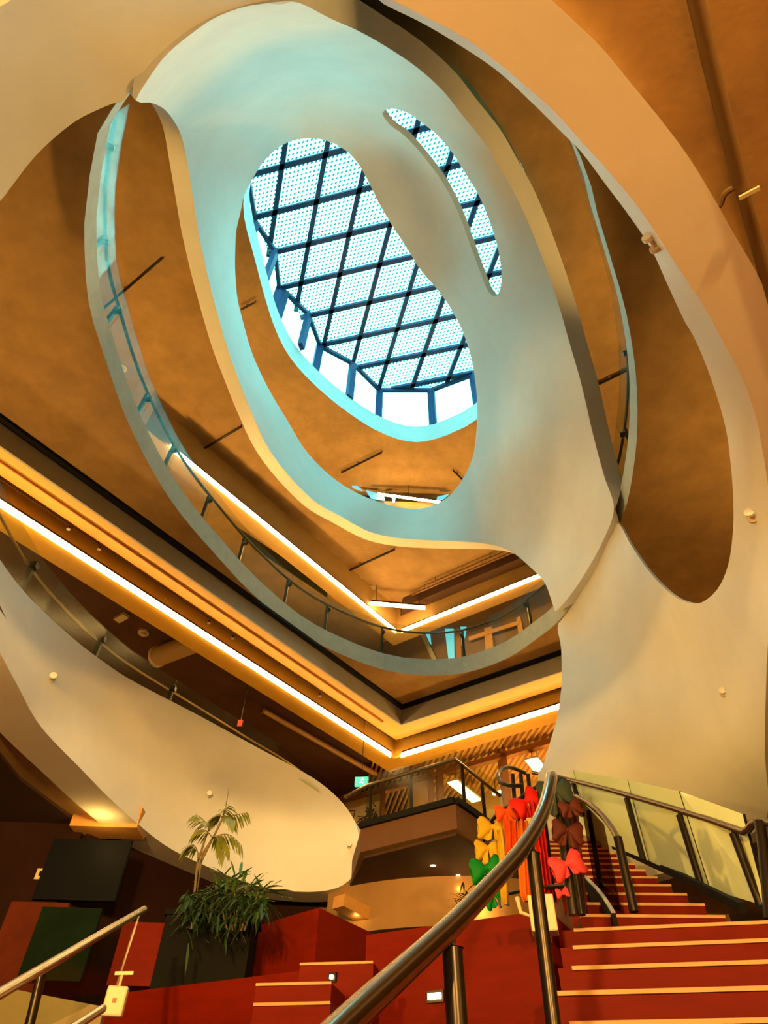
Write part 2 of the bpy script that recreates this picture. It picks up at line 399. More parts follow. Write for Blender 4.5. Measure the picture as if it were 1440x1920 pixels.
# --- lower curved wall, right part (thin over the lens, broad above the stairs)
rimR = [(3.95, 7.55), (3.75, 8.2), (3.2, 8.75), (2.45, 9.0)]
right_outer = smooth_curve([
    (720, -8, 2.85), (735, 0, 2.85), (795, 30, 2.85), (870, 70, 2.85), (930, 115, 2.85), (990, 165, 2.85), (1040, 210, 2.85), (1090, 265, 2.85), (1140, 320, 2.85), (1190, 380, 2.85), (1235, 445, 2.85),
    (1280, 515, 2.85), (1320, 575, 2.85), (1355, 640, 2.85), (1390, 705, 2.85), (1415, 775, 2.85), (1430, 845, 2.85), (1440, 915, 2.85), (1446, 1000, 2.85), (1446, 1100, 2.85), (1438, 1240, 2.85), (1434, 1400, 2.85), (1436, 1535, 2.85)]
    + [(*pix(x, y, 2.85), 2.85) for x, y in rimR] + [
    (1010, 1480, 3.75), (1020, 1430, 4.1), (1035, 1380, 4.5), (1045, 1345, 4.8), (1050, 1310, 5.1), (1053, 1280, 5.4), (1052, 1215, 6.1), (1047, 1168, 6.6),
    (1080, 1125, 6.6), (1115, 1070, 6.6), (1135, 1025, 6.6), (1156, 979, 6.6), (1185, 1025, 5.9), (1220, 1075, 5.1), (1260, 1115, 4.5), (1290, 1130, 4.2), (1315, 1130, 3.95), (1345, 1105, 3.7), (1365, 1060, 3.45),
    (1374, 1000, 3.3), (1375, 940, 3.2), (1370, 870, 3.15), (1360, 800, 3.15), (1335, 715, 3.15), (1305, 640, 3.15), (1280, 595, 3.15), (1250, 530, 3.12), (1220, 465, 3.1), (1180, 405, 3.1), (1135, 345, 3.08),
    (1090, 285, 3.06), (1050, 245, 3.05), (1000, 195, 3.03), (935, 135, 3.02), (870, 90, 3.0), (795, 45, 2.98), (720, 8, 2.95), (706, -4, 2.92)], 10, True)
shell('wall_right_curved', right_outer, [], [(1150, 1300, 4.7), (1250, 1490, 3.45), (1100, 1450, 3.85), (1350, 1300, 3.5), (1250, 1250, 4.4)],
      lambda p: max(.03, .24 - max(0, p.z - EYE - 3.15) * .45), PLASTER, 22)

# --- first-floor parapet sweeping down from the left and ending in a rounded nose
ptail = [(-.55, -.1, 3.5), (-1.45, .02, 3.5), (-2.3, .55, 3.5), (-2.8, 1.5, 3.45)]; rtail = [(-2.5, 1.5, 2.85), (-2.05, .65, 2.85), (-1.3, .2, 2.85), (-.5, .08, 2.85)]
par_outer = smooth_curve([(*pix(*q), q[2]) for q in ptail] + [
    (-120, 860, 3.4), (-60, 960, 3.5), (0, 1050, 3.6), (55, 1120, 3.7), (135, 1195, 3.8), (200, 1245, 3.92), (255, 1280, 4.0), (370, 1340, 4.3), (480, 1400, 4.5), (555, 1440, 4.4), (595, 1464, 4.28), (625, 1488, 4.1), (650, 1515, 3.9), (667, 1545, 3.68),
    (675, 1580, 3.42), (674, 1612, 3.2), (664, 1640, 3.0), (642, 1660, 2.9), (610, 1670, 2.85), (560, 1672, 2.85), (500, 1665, 2.85), (450, 1650, 2.85), (400, 1630, 2.85), (310, 1585, 2.85), (225, 1515, 2.85), (150, 1440, 2.85), (75, 1360, 2.85), (30, 1280, 2.85),
    (-30, 1165, 2.85), (-80, 1050, 2.85), (-140, 930, 2.85)] + [(*pix(*q), q[2]) for q in rtail], 10, True)
shell('wall_parapet', par_outer, [], [], lambda p: .3 + .12 * min(1, max(0, (p.y - .5) / 3)), PLASTER, 22, away=(.2, 5.0))

# --- floor plates
def dense(P, step=.25): return smooth_curve([(p[0], p[1]) for p in P], step, True)
ring2 = dense(plan([(183, 250), (168, 330), (158, 420), (165, 560), (190, 650), (235, 780), (290, 890), (340, 965), (400, 1035), (470, 1110), (560, 1185), (640, 1227), (720, 1256), (790, 1266), (870, 1262), (950, 1235), (1010, 1195), (1050, 1162),
              (1105, 1090), (1165, 975), (1186, 890), (1195, 800), (1192, 700), (1175, 590), (1150, 500), (1120, 400), (1088, 292)], H2)
              + [(.95, .72), (.2, .38), (-.6, .25), (-1.5, .5), (-2.1, .88)])
ring3 = plan([(385, 600), (430, 730), (480, 840), (560, 930), (640, 992), (720, 1020)], H3)
ring3 = dense([(-3.05, 3.4)] + [tuple(p) for p in ring3] + [(.4, 10.3), (1.6, 10.1), (2.6, 9.3), (3.15, 7.8), (3.15, 6.4), (2.85, 4.9), (2.5, 3.7), (2.0, 2.75), (1.3, 1.85), (.5, 1.25), (-.8, 1.0), (-1.9, 1.15), (-2.75, 1.9)])
ringR = dense(plan([(456, 382), (478, 487), (512, 606), (546, 673), (600, 731), (655, 775), (702, 805), (745, 823), (781, 829), (817, 823), (853, 809), (893, 787)], HR)
              + [(2.95, 8.3), (3.3, 6.8), (2.9, 5.2), (2.2, 3.9), (1.2, 2.7), (.1, 2.1), (-1.1, 2.0), (-2.1, 2.5), (-2.6, 3.3)])
rim1R = plan([(735, 0), (870, 70), (990, 165), (1090, 265), (1190, 380), (1280, 515), (1355, 640), (1415, 775), (1440, 915), (1446, 1100), (1438, 1240), (1434, 1400), (1436, 1535)], H1)
rim1L = plan([(610, 1670), (500, 1665), (400, 1630), (310, 1585), (225, 1515), (150, 1440), (75, 1360), (30, 1280), (-30, 1165), (-80, 1050), (-140, 930)], H1)
BEAK = (.93, 7.5)
hole1 = offset_loop(smooth_curve(rim1R + rimR, .2), 0)
a1 = [tuple(p) for p in smooth_curve([rim1R[0]] + rim1R[1:] + rimR, .3)]
a2 = [tuple(p) for p in smooth_curve(rim1L + [q[:2] for q in rtail], .3)]
off1 = offset_loop(a1 + [(2.3, 9.0), (1.62, 8.42), BEAK, (-.17, 8.3), (-.35, 9.0)] + a2, .12)
na = len(a1)
loop1 = [tuple(p) for p in off1[:na - 1]] + [(2.3, 9.1), (1.62, 8.42), BEAK, (-.17, 8.3), (-.3, 9.4)] + [tuple(p) for p in off1[na + 6:]]
BX = (-9, 9, -7, 16)
slab('ceiling_ground_level', BX, loop1, EYE + 2.93, EYE + 3.2, CONCRETE, mat('brown_balcony_fascia', (.11, .042, .013), .7, var=.15, scale=3))
slab('ceiling_first_level', BX, [tuple(p) for p in ring2], EYE + 6.6, EYE + 6.95, CONCRETE, SLABEDGE)
slab('ceiling_second_level', BX, [tuple(p) for p in ring3], EYE + 10.28, EYE + 10.6, CONCRETE, SLABEDGE)
slab('ceiling_third_level', BX, [tuple(p) for p in ringR], EYE + 13.7, EYE + 14.4, CONCRETE, PLASTER)

# --- ground floor and outer walls
FLOOR = mat('brown_floor', (.16, .08, .045), .5, var=.15, scale=2)
OUTER = mat('dark_brown_wall', (.06, .022, .010), .8, var=.25, scale=1.2)
struct(MB().box((0, 4.5, -.1), (18.4, 23.4, .2)).build('floor', FLOOR))
struct(MB().box((-9.1, 4.5, 9), (.2, 23, 17.8)).build('wall_left', OUTER))
struct(MB().box((9.1, 4.5, 9), (.2, 23, 17.8)).build('wall_right', OUTER))
struct(MB().box((0, 16.1, 9), (18.4, .2, 17.8)).build('wall_far', OUTER))
struct(MB().box((0, -7.1, 9), (18.4, .2, 17.8)).build('wall_near', OUTER))

# --- skylight
E2 = (.257, .966); E1 = (.966, -.257); N2 = (.97, .243); D2 = (-.243, .97)
FRIT = frit_mat()
nodes = plan([(480, 417), (517, 472), (524, 542), (535, 547), (579, 589), (600, 648), (662, 681), (712, 731), (808, 731), (886, 702)], HG)
nodes += [(3.1, 8.4), (3.5, 6.9), (3.1, 5.1), (2.3, 3.6), (1.1, 2.3), (-.3, 1.7), (-1.7, 1.9), (-2.8, 2.8), (-3.4, 4.2)]
sky = thing('skylight', 'glazed skylight with dotted glass roof panels over the atrium', 'skylight', (0, 6, EYE + 14.4))
def hull(P):
    P = sorted(map(tuple, P)); 
    def half(Q):
        h = []
        for p in Q:
            while len(h) > 1 and (h[-1][0] - h[-2][0]) * (p[1] - h[-2][1]) - (h[-1][1] - h[-2][1]) * (p[0] - h[-2][0]) <= 0: h.pop()
            h.append(p)
        return h
    return half(P)[:-1] + half(P[::-1])[:-1]
HL = hull(nodes)
def clip(poly, hl):
    for i in range(len(hl)):
        a, b = hl[i], hl[(i + 1) % len(hl)]; out = []
        sd = lambda p: (b[0] - a[0]) * (p[1] - a[1]) - (b[1] - a[1]) * (p[0] - a[0])
        for k in range(len(poly)):
            p, q = poly[k], poly[(k + 1) % len(poly)]; dp, dq = sd(p), sd(q)
            if dp >= 0: out.append(p)
            if dp * dq < 0: t = dp / (dp - dq); out.append((p[0] + (q[0] - p[0]) * t, p[1] + (q[1] - p[1]) * t))
        poly = out
        if len(poly) < 3: return []
    return poly
def uv(u, v):                                # plan point from the two families of glazing bars
    d = E2[0] * N2[1] - E2[1] * N2[0]
    return ((u * N2[1] - v * E2[1]) / d, (E2[0] * v - N2[0] * u) / d)
zg = EYE + HG
U0, DU, V0, DV = 3.36, .906, -1.498, .92
for i in range(-4, 10):
    for j in range(-6, 9):
        g = .055
        q = [uv(U0 + DU * i + g, V0 + DV * j + g), uv(U0 + DU * (i + 1) - g, V0 + DV * j + g), uv(U0 + DU * (i + 1) - g, V0 + DV * (j + 1) - g), uv(U0 + DU * i + g, V0 + DV * (j + 1) - g)]
        c = clip(q, HL)
        if len(c) < 3 or abs(sum(c[k][0] * c[(k + 1) % len(c)][1] - c[(k + 1) % len(c)][0] * c[k][1] for k in range(len(c)))) < .05: continue
        n = len(c); mb = MB(); mb.add([(x, y, zg + .16) for x, y in c], [tuple(range(n))])
        p = mb.build('roof_panel', FRIT, sky)
        fr = MB()
        fr.add([(x, y, zg + .16) for x, y in c] + [(x, y, zg + .24) for x, y in c], [(k, (k + 1) % n, n + (k + 1) % n, n + k) for k in range(n)])
        fr.build('panel_frame', TRAY, p)
def clip_line(p, d):
    t0, t1 = -50, 50
    for i in range(len(HL)):
        a, b = HL[i], HL[(i + 1) % len(HL)]; nx, ny = -(b[1] - a[1]), b[0] - a[0]
        num = nx * (p[0] - a[0]) + ny * (p[1] - a[1]); den = nx * d[0] + ny * d[1]
        if abs(den) < 1e-9:
            if num < 0: return None
            continue
        t = -num / den
        if den > 0: t0 = max(t0, t)
        else: t1 = min(t1, t)
    return (t0, t1) if t1 - t0 > .3 else None
for (c0, dc, nv, dv) in ((U0, DU, E2, E1), (V0, DV, N2, D2)):
    for i in range(-6, 11):
        p = (nv[0] * (c0 + dc * i), nv[1] * (c0 + dc * i)); r = clip_line(p, dv)
        if r:
            a = (p[0] + dv[0] * r[0], p[1] + dv[1] * r[0], zg + .05); b = (p[0] + dv[0] * r[1], p[1] + dv[1] * r[1], zg + .05)
            MB().bar(a, b, .115, .12).build('glazing_bar', STEEL, sky)
for i in range(len(nodes)):
    a, b = nodes[i], nodes[(i + 1) % len(nodes)]
    zb = EYE + 14.4
    MB().bar((*a, zg - .02), (*b, zg - .02), .09, .14).build('head_rail', STEEL, sky)
    MB().add([(*a, zb), (*b, zb), (*b, zg - .08), (*a, zg - .08)], [(0, 1, 2, 3)]).build('glass_pane', SKYGLASS, sky)
    dd = Vector((b[0] - a[0], b[1] - a[1], 0)).normalized()
    MB().box((a[0], a[1], (zb + zg) / 2), (.2, .12, zg - zb), (dd, Vector((-dd.y, dd.x, 0)), (0, 0, 1))).build('mullion', STEEL, sky)

# ================================================================== LIGHT TROUGHS, BEAMS AND CEILINGS OF THE UPPER FLOORS
dA = np.array([-.63, -.777]); nA = np.array([.777, -.63]); dB = np.array([.81, -.585]); nB = np.array([-.585, -.81])
dA /= np.linalg.norm(dA); nA /= np.linalg.norm(nA); dB /= np.linalg.norm(dB); nB /= np.linalg.norm(nB)
NN = np.array([nA, nB])
K1 = np.array([.347, 11.97]); K2 = np.array([.28, 12.7]) + np.linalg.solve(NN, np.array([.15, -.02]))
def corner(K, s): return K + np.linalg.solve(NN, np.array([s, s]))
def at(K, arm, s, t, h):
    c = corner(K, s); d = dA if arm == 'A' else dB; p = c + d * t
    return Vector((p[0], p[1], EYE + h))
def Lbox(K, s0, s1, h0, h1, tA, tB):
    a = [at(K, 'A', s0, tA, 0), at(K, 'A', s0, 0, 0), at(K, 'B', s0, tB, 0), at(K, 'B', s1, tB, 0), at(K, 'A', s1, 0, 0), at(K, 'A', s1, tA, 0)]
    return MB().prism([(p.x, p.y) for p in a], EYE + h0, EYE + h1)
def arm_box(K, arm, s0, s1, h0, h1, t0, t1, mb=None):
    q = [at(K, arm, s0, t0, 0), at(K, arm, s0, t1, 0), at(K, arm, s1, t1, 0), at(K, arm, s1, t0, 0)]
    return (mb or MB()).prism([(p.x, p.y) for p in q], EYE + h0, EYE + h1)
TA, TB = 9.2, 5.0
struct(Lbox(K1, .12, .53, 6.25, 6.6, TA, TB).build('beam_bulkhead', BRASS))
struct(Lbox(K1, .53, .56, 6.25, 6.6, TA, TB).build('trim_fascia', FASCIA))
struct(Lbox(K1, .57, .66, 6.55, 6.6, TA, TB).build('trim_painted_gap_shade', BLACK))  # black strip in place of an open gap; its shade is the colour
struct(Lbox(K1, -.06, .12, 6.42, 6.6, TA, TB).build('ceiling_service_slot', SLOT))
struct(Lbox(K1, -.48, -.055, 5.99, 6.6, TA, TB).build('beam_first_level', BRASS))
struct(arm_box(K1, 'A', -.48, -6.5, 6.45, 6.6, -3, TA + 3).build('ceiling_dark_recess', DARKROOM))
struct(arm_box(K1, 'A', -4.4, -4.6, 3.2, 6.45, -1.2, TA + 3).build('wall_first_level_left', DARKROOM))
struct(Lbox(K2, -.42, -.055, 9.49, 10.28, 7.6, TB).build('beam_second_level', mat('brown_beam', (.42, .25, .07), .6, var=.1, scale=3)))
struct(arm_box(K2, 'B', -.055, .2, 9.98, 10.28, .1, TB).build('trim_second_level', SLOT))

def led(name, K, arm, s0, s1, h0, h1, t0, t1, label, ends=8):
    p0 = at(K, arm, (s0 + s1) / 2, t0, h0)
    th = thing(name, label, 'light', p0, 'linear lights around the atrium')
    arm_box(K, arm, s0, s1, h0, h1, t0, t1).build('diffuser', LEDW, th)
    arm_box(K, arm, s0 - .005, s1 + .005, h1, h1 + .03, t0, t1).build('housing', DARKMETAL, th)
    return th
led('linear_light', K1, 'A', -.052, .012, 5.96, 6.02, .12, TA, 'long glowing linear light along the left gold beam below the second floor edge')
led('linear_light', K1, 'B', -.052, .012, 5.96, 6.02, .16, TB, 'long glowing linear light along the right gold beam above the glazed room')
led('linear_light', K2, 'A', -.052, .012, 9.45, 9.51, .06, 7.0, 'glowing linear light running down the left beam behind the upper glass balustrade')
led('linear_light', K2, 'B', -.052, .012, 9.45, 9.51, .12, TB, 'glowing linear light on the right beam under the curved wall tip')
a, b = H(695, 1131, 9.7), H(797, 1140, 9.7)
th = thing('pendant_light', 'short glowing suspended tube light between the two upper linear lights', 'light', (a + b) / 2)
MB().tube([a, b], .045, 10).build('diffuser', LEDW, th, True)
MB().bar(a + Vector((0, 0, .06)), b + Vector((0, 0, .06)), .06, .05).build('housing', DARKMETAL, th)
for q in (a.lerp(b, .1), a.lerp(b, .9)): MB().bar(q + Vector((0, 0, .08)), Vector((q.x, q.y, EYE + 10.28)), .012, .012).build('suspension_rod', DARKMETAL, th)

# pipes and cable trays in the slots
PIPE = mat('brown_painted_pipe', (.20, .085, .03), .5, .2)
BRPIPE = mat('brass_pipe', (.50, .26, .06), .4, .4)
def run(name, K, arm, s, h, t0, t1, r, M, label, cat='pipe', hang=6, top=6.42):
    a, b = at(K, arm, s, t0, h), at(K, arm, s, t1, h)
    th = thing(name, label, cat, (a + b) / 2)
    MB().tube([a, b], r, 10).build('pipe_run', M, th, True)
    for k in range(hang):
        q = a.lerp(b, (k + .5) / hang)
        m_ = MB().bar(q, Vector((q.x, q.y, EYE + top)), .012, .012); m_.tube([q - Vector((*((b - a).normalized() * .02)[:2], 0)), q + Vector((*((b - a).normalized() * .02)[:2], 0))], r * 1.35, 10)
        m_.build('hanger_clip', M, th)
    return th
run('sprinkler_pipe', K1, 'A', .085, 6.3, .2, TA, .018, BRPIPE, 'thin brass pipe beside the left gold bulkhead')
run('conduit_pipe', K1, 'A', .035, 6.27, .2, TA, .012, PIPE, 'thin brown conduit in the dark slot above the left linear light')
run('conduit_pipe', K1, 'B', .05, 6.27, .2, TB, .014, PIPE, 'thin brown conduit in the slot above the right linear light')
run('sprinkler_pipe', K2, 'A', -.5, 10.12, .4, 7.0, .03, PIPE, 'brown pipe on the ceiling beside the upper left linear light', top=10.28)
run('sprinkler_pipe', K2, 'B', .33, 10.12, .3, TB, .028, PIPE, 'dark brown double pipe on the ceiling above the upper right linear light', top=10.28)
run('conduit_pipe', K2, 'B', .42, 10.14, .6, TB, .018, PIPE, 'slim conduit beside the dark pipe above the upper right linear light', top=10.28)
run('cable_tray', K1, 'A', .34, 6.235, .5, TA, .014, mat('orange_cable', (.6, .2, .04), .6), 'orange cable running along the gold bulkhead on the left', 'cable', 4, 6.25)
WHITE = mat('white_enamel', (.82, .80, .74), .4)
def sprinkler(p, d, label, name='fire_sprinkler'):
    th = thing(name, label, 'sprinkler', p, 'small sprinkler heads along the left slot')
    p = Vector(p); d = Vector(d)
    MB().tube([p, p + d * .05], .011, 8).build('stem', DARKMETAL, th)
    MB().tube([p + d * .05, p + d * .062], .026, 10).build('deflector', WHITE, th)
SP = [(73, 963), (131, 987), (188, 1025), (310, 1118), (350, 1145), (393, 1163), (437, 1192), (600, 1300)]
for k, (x, y) in enumerate(SP):
    sprinkler(H(x, y, 6.25), (0, 0, -1), 'small white sprinkler in the left ceiling slot, %s' %
              ['nearest the left edge of the picture', 'second from the left edge', 'third from the left edge', 'fourth from the left edge', 'fifth from the left edge', 'sixth from the left edge', 'seventh from the left edge', 'closest to the corner of the beams'][k])

# slim dark ceiling bars on the concrete soffits
def track(p0, p1, h, top, label):
    a, b = H(*p0, h), H(*p1, h); c = (a + b) / 2
    th = thing('ceiling_bar', label, 'ceiling bar', c)
    MB().bar(a, b, .035, .04).build('bar', DARKMETAL, th)
    q = a.lerp(b, .42); MB().bar(q, Vector((q.x, q.y, EYE + top)), .03, .06).build('bracket', BRPIPE, th)
    for e in (a, b): MB().bar(e + Vector((0, 0, .015)), Vector((e.x, e.y, EYE + top)), .012, .012).build('hanger', DARKMETAL, th)
track((190, 581), (301, 485), 10.2, 10.28, 'slim dark bar on the orange ceiling at the upper left, above the tall glass edge')
track((365, 851), (452, 800), 10.2, 10.28, 'slim dark bar on the golden ceiling left of the white oval band')
track((630, 1081), (740, 1030), 10.2, 10.28, 'slim dark bar on the golden ceiling below the bottom of the white oval band')
track((1118, 722), (1182, 691), 10.2, 10.28, 'slim dark bar on the brown ceiling in the right opening')
track((640, 886), (716, 848), 13.6, 13.7, 'slim dark bar on the top ceiling seen through the large oval opening')
track((452, 580), (478, 567), 13.6, 13.7, 'tiny dark bar at the left edge of the large oval opening')
track((850, 882), (867, 899), 13.6, 13.7, 'tiny dark bar at the lower right edge of the large oval opening')
def disc(p, r, t, label, name, cat, M=WHITE):
    th = thing(name, label, cat, p); p = Vector(p)
    MB().tube([p, p + Vector((0, 0, -t))], r, 20).build('base', M, th)
    MB().tube([p + Vector((0, 0, -t)), p + Vector((0, 0, -t * 1.9))], [r * .62, r * .5], 16).build('sensor_cap', M, th)
CREAM = mat('cream_plastic', (.62, .50, .30), .5)
disc(H(697, 1101, 10.28), .085, .04, 'round cream smoke detector on the golden ceiling near the beam corner', 'smoke_detector', 'smoke detector', CREAM)
disc(H(675, 1084, 10.28), .05, .03, 'tiny round sensor on the golden ceiling beside the smoke detector', 'ceiling_sensor', 'sensor', CREAM)
disc(H(231, 697 - 8, 10.28), .08, .04, 'round detector on the ceiling beside the upper left handrail', 'smoke_detector', 'smoke detector', CREAM)
disc(H(270, 1184, 6.45), .09, .04, 'small round cream speaker on the dark ceiling left below the gold beam', 'ceiling_speaker', 'speaker', CREAM)
p = H(228, 1158, 6.42)
tag(MB().box(p, (.34, .17, .05), ((-.63 * .9, .43, 0), (.43, .63 * .9, 0), (0, 0, 1))).build('emergency_light', CREAM), 'oblong cream fitting on the dark ceiling left below the gold beam', 'light fitting')
a, b = H(293, 1232, 6.2), H(372, 1202, 6.2)
th = thing('air_duct', 'short tan round duct on the dark ceiling under the gold beam', 'duct', (a + b) / 2)
MB().tube([a, b], .17, 18).build('duct_body', mat('tan_duct', (.42, .26, .09), .6), th, True)
MB().tube([a, a + (b - a) * .06], .185, 18).build('duct_collar', CREAM, th, True)
a, b = H(490, 1330, 6.25), H(705, 1452, 6.25)
th = thing('service_pipe', 'pale pipe under the dark ceiling right of the parapet top', 'pipe', (a + b) / 2)
MB().tube([a, b], .05, 12).build('pipe_run', mat('pale_pipe', (.42, .24, .08), .5), th, True)
MB().tube([a, a + (b - a) * .015], .075, 12).build('end_cap', PIPE, th, True)

# ================================================================== GLASS BALUSTRADES
RAIL = mat('polished_dark_rail', (.20, .15, .11), .22, .9)
R2 = [np.array(p) for p in ring2]
def near_ring(px, py):
    q = np.array(H(px, py, H2)[:2]); return int(np.argmin([np.linalg.norm(r - q) for r in R2]))
def balustrade(label, i0, i1, posts, hb, ht, hr, glass_in=.06):
    out = offset_loop(R2, glass_in); outr = offset_loop(R2, glass_in + .09)
    idx = list(range(i0, i1 + 1)) if i1 >= i0 else list(range(i0, len(R2))) + list(range(0, i1 + 1))
    mid = out[idx[len(idx) // 2]]
    th = thing('glass_balustrade', label, 'balustrade', (mid[0], mid[1], EYE + hb))
    cuts = sorted(set([0] + [idx.index(p) for p in posts if p in idx] + [len(idx) - 1]))
    for c0, c1 in zip(cuts[:-1], cuts[1:]):
        if c1 - c0 < 1: continue
        ks = [c0 + (c1 - c0) * q / 3 for q in range(4)]
        rows = [[Vector((*out[idx[int(round(k))]], EYE + z)) for k in ks] for z in (hb, ht)]
        MB().sheet(rows).build('glass_panel', GLASS, th, solid=.012)
    for p in posts:
        q = outr[p]; o2 = out[p]
        MB().bar((q[0], q[1], EYE + hb), (q[0], q[1], EYE + ht - .1), .045, .045).build('post', DARKMETAL, th)
        MB().bar((q[0], q[1], EYE + ht - .22), (o2[0], o2[1], EYE + ht - .22), .05, .05).build('glass_clamp', DARKMETAL, th)
    MB().tube([Vector((*outr[k], EYE + hr)) for k in idx], .022, 8).build('handrail', RAIL, th, True)
    return th
i0, i1 = near_ring(183, 250), near_ring(1048, 1163)
PB = [near_ring(*q) for q in [(172, 310), (160, 500), (195, 665), (245, 800), (305, 915), (385, 1015), (457, 1098), (536, 1168), (620, 1218), (716, 1255), (858, 1263), (985, 1212)]]
if i1 < i0: i0, i1 = i1, i0
balustrade('curved glass balustrade on the grey slab edge around the left of the void', i0, i1, [p for p in PB if i0 <= p <= i1], 6.95, 7.72, 7.66)
j0, j1 = near_ring(1165, 975), near_ring(1088, 292)
if j1 < j0: j0, j1 = j1, j0
balustrade('curved glass balustrade on the second floor edge inside the right opening', j0, j1, [near_ring(1188, 885), near_ring(1193, 730)], 6.95, 7.7, 7.62)

# first-floor glass along the parapet top, the projecting balcony and its rail
ptop = smooth_curve([(-60, 960, 3.5), (0, 1050, 3.6), (55, 1120, 3.7), (135, 1195, 3.8), (200, 1245, 3.92), (255, 1280, 4.0), (370, 1340, 4.3), (480, 1400, 4.5), (555, 1440, 4.4), (620, 1484, 4.1)], 14)
base = [H(*p) for p in ptop]
base = [Vector((p.x - .12, p.y + .12, p.z)) for p in base]
th = thing('glass_balustrade', 'low glass balustrade on top of the sweeping white parapet at the left', 'balustrade', base[len(base) // 2])
tops = [Vector((p.x, p.y, p.z + .62 - .35 * k / len(base))) for k, p in enumerate(base)]
cut = [0, len(base) * 22 // 100, len(base) * 42 // 100, len(base) * 62 // 100, len(base) - 1]
for a_, b_ in zip(cut[:-1], cut[1:]):
    ks = [int(round(a_ + (b_ - a_) * q / 3)) for q in range(4)]
    MB().sheet([[base[k] for k in ks], [tops[k] for k in ks]]).build('glass_panel', GLASS, th, solid=.012)
for c in cut[1:-1]:
    MB().bar(base[c] - Vector((.04, -.04, .15)), tops[c] - Vector((.04, -.04, .06)), .05, .05).build('post', DARKMETAL, th)
    MB().box(tops[c] - Vector((.02, -.02, .12)), (.07, .07, .06)).build('glass_clamp', DARKMETAL, th)
MB().tube([p - Vector((.06, -.06, .12)) for p in tops], .012, 8).build('handrail', BRPIPE, th, True)

BK = Vector((BEAK[0], BEAK[1], 0)); BL = Vector((-.17, 8.3, 0)); BR = Vector((1.62, 8.42, 0))
def z(v, h): return Vector((v.x, v.y, EYE + h))
nose = MB(); inn = Vector((0, .06, 0))
nose.bar(z(BL, 3.235), z(BK, 3.235), .10, .07); nose.bar(z(BK, 3.235), z(BR, 3.235), .10, .07)
struct(nose.build('trim_balcony_edge', BLACK))
th = thing('glass_balustrade', 'pointed glass balustrade with dark posts on the first floor balcony beside the stairs', 'balustrade', z(BK, 3.27))
gi = Vector((.05, .18, 0))
L_, C_, R_ = BL + gi, BK + gi * .9, BR + gi
for a_, b_ in ((L_, L_.lerp(C_, .5)), (L_.lerp(C_, .5), C_), (C_, C_.lerp(R_, .55)), (C_.lerp(R_, .55), R_)):
    MB().add([z(a_, 3.27), z(b_, 3.27), z(b_, 3.95), z(a_, 3.95)], [(0, 1, 2, 3)]).build('glass_panel', GLASS, th, solid=.012)
for q in (L_.lerp(C_, .05), L_.lerp(C_, .52), C_ + Vector((.1, .05, 0)), C_.lerp(R_, .6)):
    MB().bar(z(q + Vector((0, .08, 0)), 3.27), z(q + Vector((0, .08, 0)), 3.82), .04, .04).build('post', DARKMETAL, th)
MB().tube([z(L_ + Vector((-.3, .3, 0)), 3.8), z(L_, 3.83), z(C_, 3.83), z(R_, 3.8)], .024, 8).build('handrail', RAIL, th, True)

# ================================================================== GLAZED ROOM ON THE FIRST FLOOR (behind the balcony)
TANROOM = mat('tan_room_wall', (.62, .42, .15), .8, var=.08, scale=2)
DECK = mat('corrugated_deck', (.55, .34, .11), .5, .1)
COLM = mat('brown_timber_mullion', (.34, .15, .045), .6, var=.12, scale=4)
mb = MB(); rows = []
n = 220
for k in range(n + 1):
    t = -.4 + 5.6 * k / n; hh = 6.4 + (.05 if (k // 3) % 2 else 0)
    rows.append([at(K1, 'B', -.5, t, hh), at(K1, 'B', -3.2, t, hh)])
mb.sheet(rows)
struct(mb.build('ceiling_corrugated_deck', DECK))
struct(arm_box(K1, 'B', -3.2, -3.35, 3.2, 6.5, -2.5, 6).build('wall_room_far', TANROOM))
wl = thing('window_wall', 'glazed room front with brown timber mullions behind the first floor balcony', 'window wall', at(K1, 'B', -1.6, 1, 3.2), kind='structure')
for t in (-1.05, .05, 1.28, 1.52, 3.0):
    arm_box(K1, 'B', -1.55, -1.72, 3.2, 6.4, t, t + .13).build('mullion', COLM, wl)
for t0, t1 in ((-2.4, .05), (.8, 1.28)): arm_box(K1, 'B', -1.60, -1.66, 3.2, 6.36, t0, t1).build('solid_panel', TANROOM, wl)
arm_box(K1, 'B', -1.55, -1.7, 6.22, 6.32, -1.6, 4.4).build('transom', COLM, wl)
arm_box(K1, 'B', -1.55, -1.7, 5.2, 5.28, -1.6, .1).build('transom', COLM, wl)
arm_box(K1, 'B', -1.62, -1.64, 3.2, 6.4, .18, .8).build('glass_pane', GLASS, wl); arm_box(K1, 'B', -1.62, -1.64, 3.2, 6.4, 1.65, 3.0).build('glass_pane', GLASS, wl)
def fluo(px0, px1, h, w, label):
    a, b = H(*px0, h), H(*px1, h)
    th = thing('ceiling_light', label, 'light', (a + b) / 2, 'bright panel lights in the glazed room')
    MB().bar(a, b, w, .03).build('diffuser', LEDC, th)
    MB().bar(a + Vector((0, 0, .035)), b + Vector((0, 0, .035)), w + .05, .04).build('housing', WHITE, th)
    for q in (a.lerp(b, .15), a.lerp(b, .85)): MB().bar(q, Vector((q.x, q.y, EYE + 6.4)), .012, .012).build('suspension_rod', DARKMETAL, th)
fluo((848, 1466), (893, 1502), 6.0, .2, 'long bright panel light in the glazed room right above the balcony point')
fluo((996, 1424), (1014, 1446), 6.0, .22, 'bright panel light in the glazed room next to the white wall edge')
fluo((925, 1490), (955, 1478), 6.1, .06, 'thin light strip in the glazed room behind the red bow')
mp = at(K1, 'B', -1.5, -.75, 4.5)
th = thing('wall_mural', 'pale drawing panel with loose dark strokes behind the balcony glass', 'mural', mp)
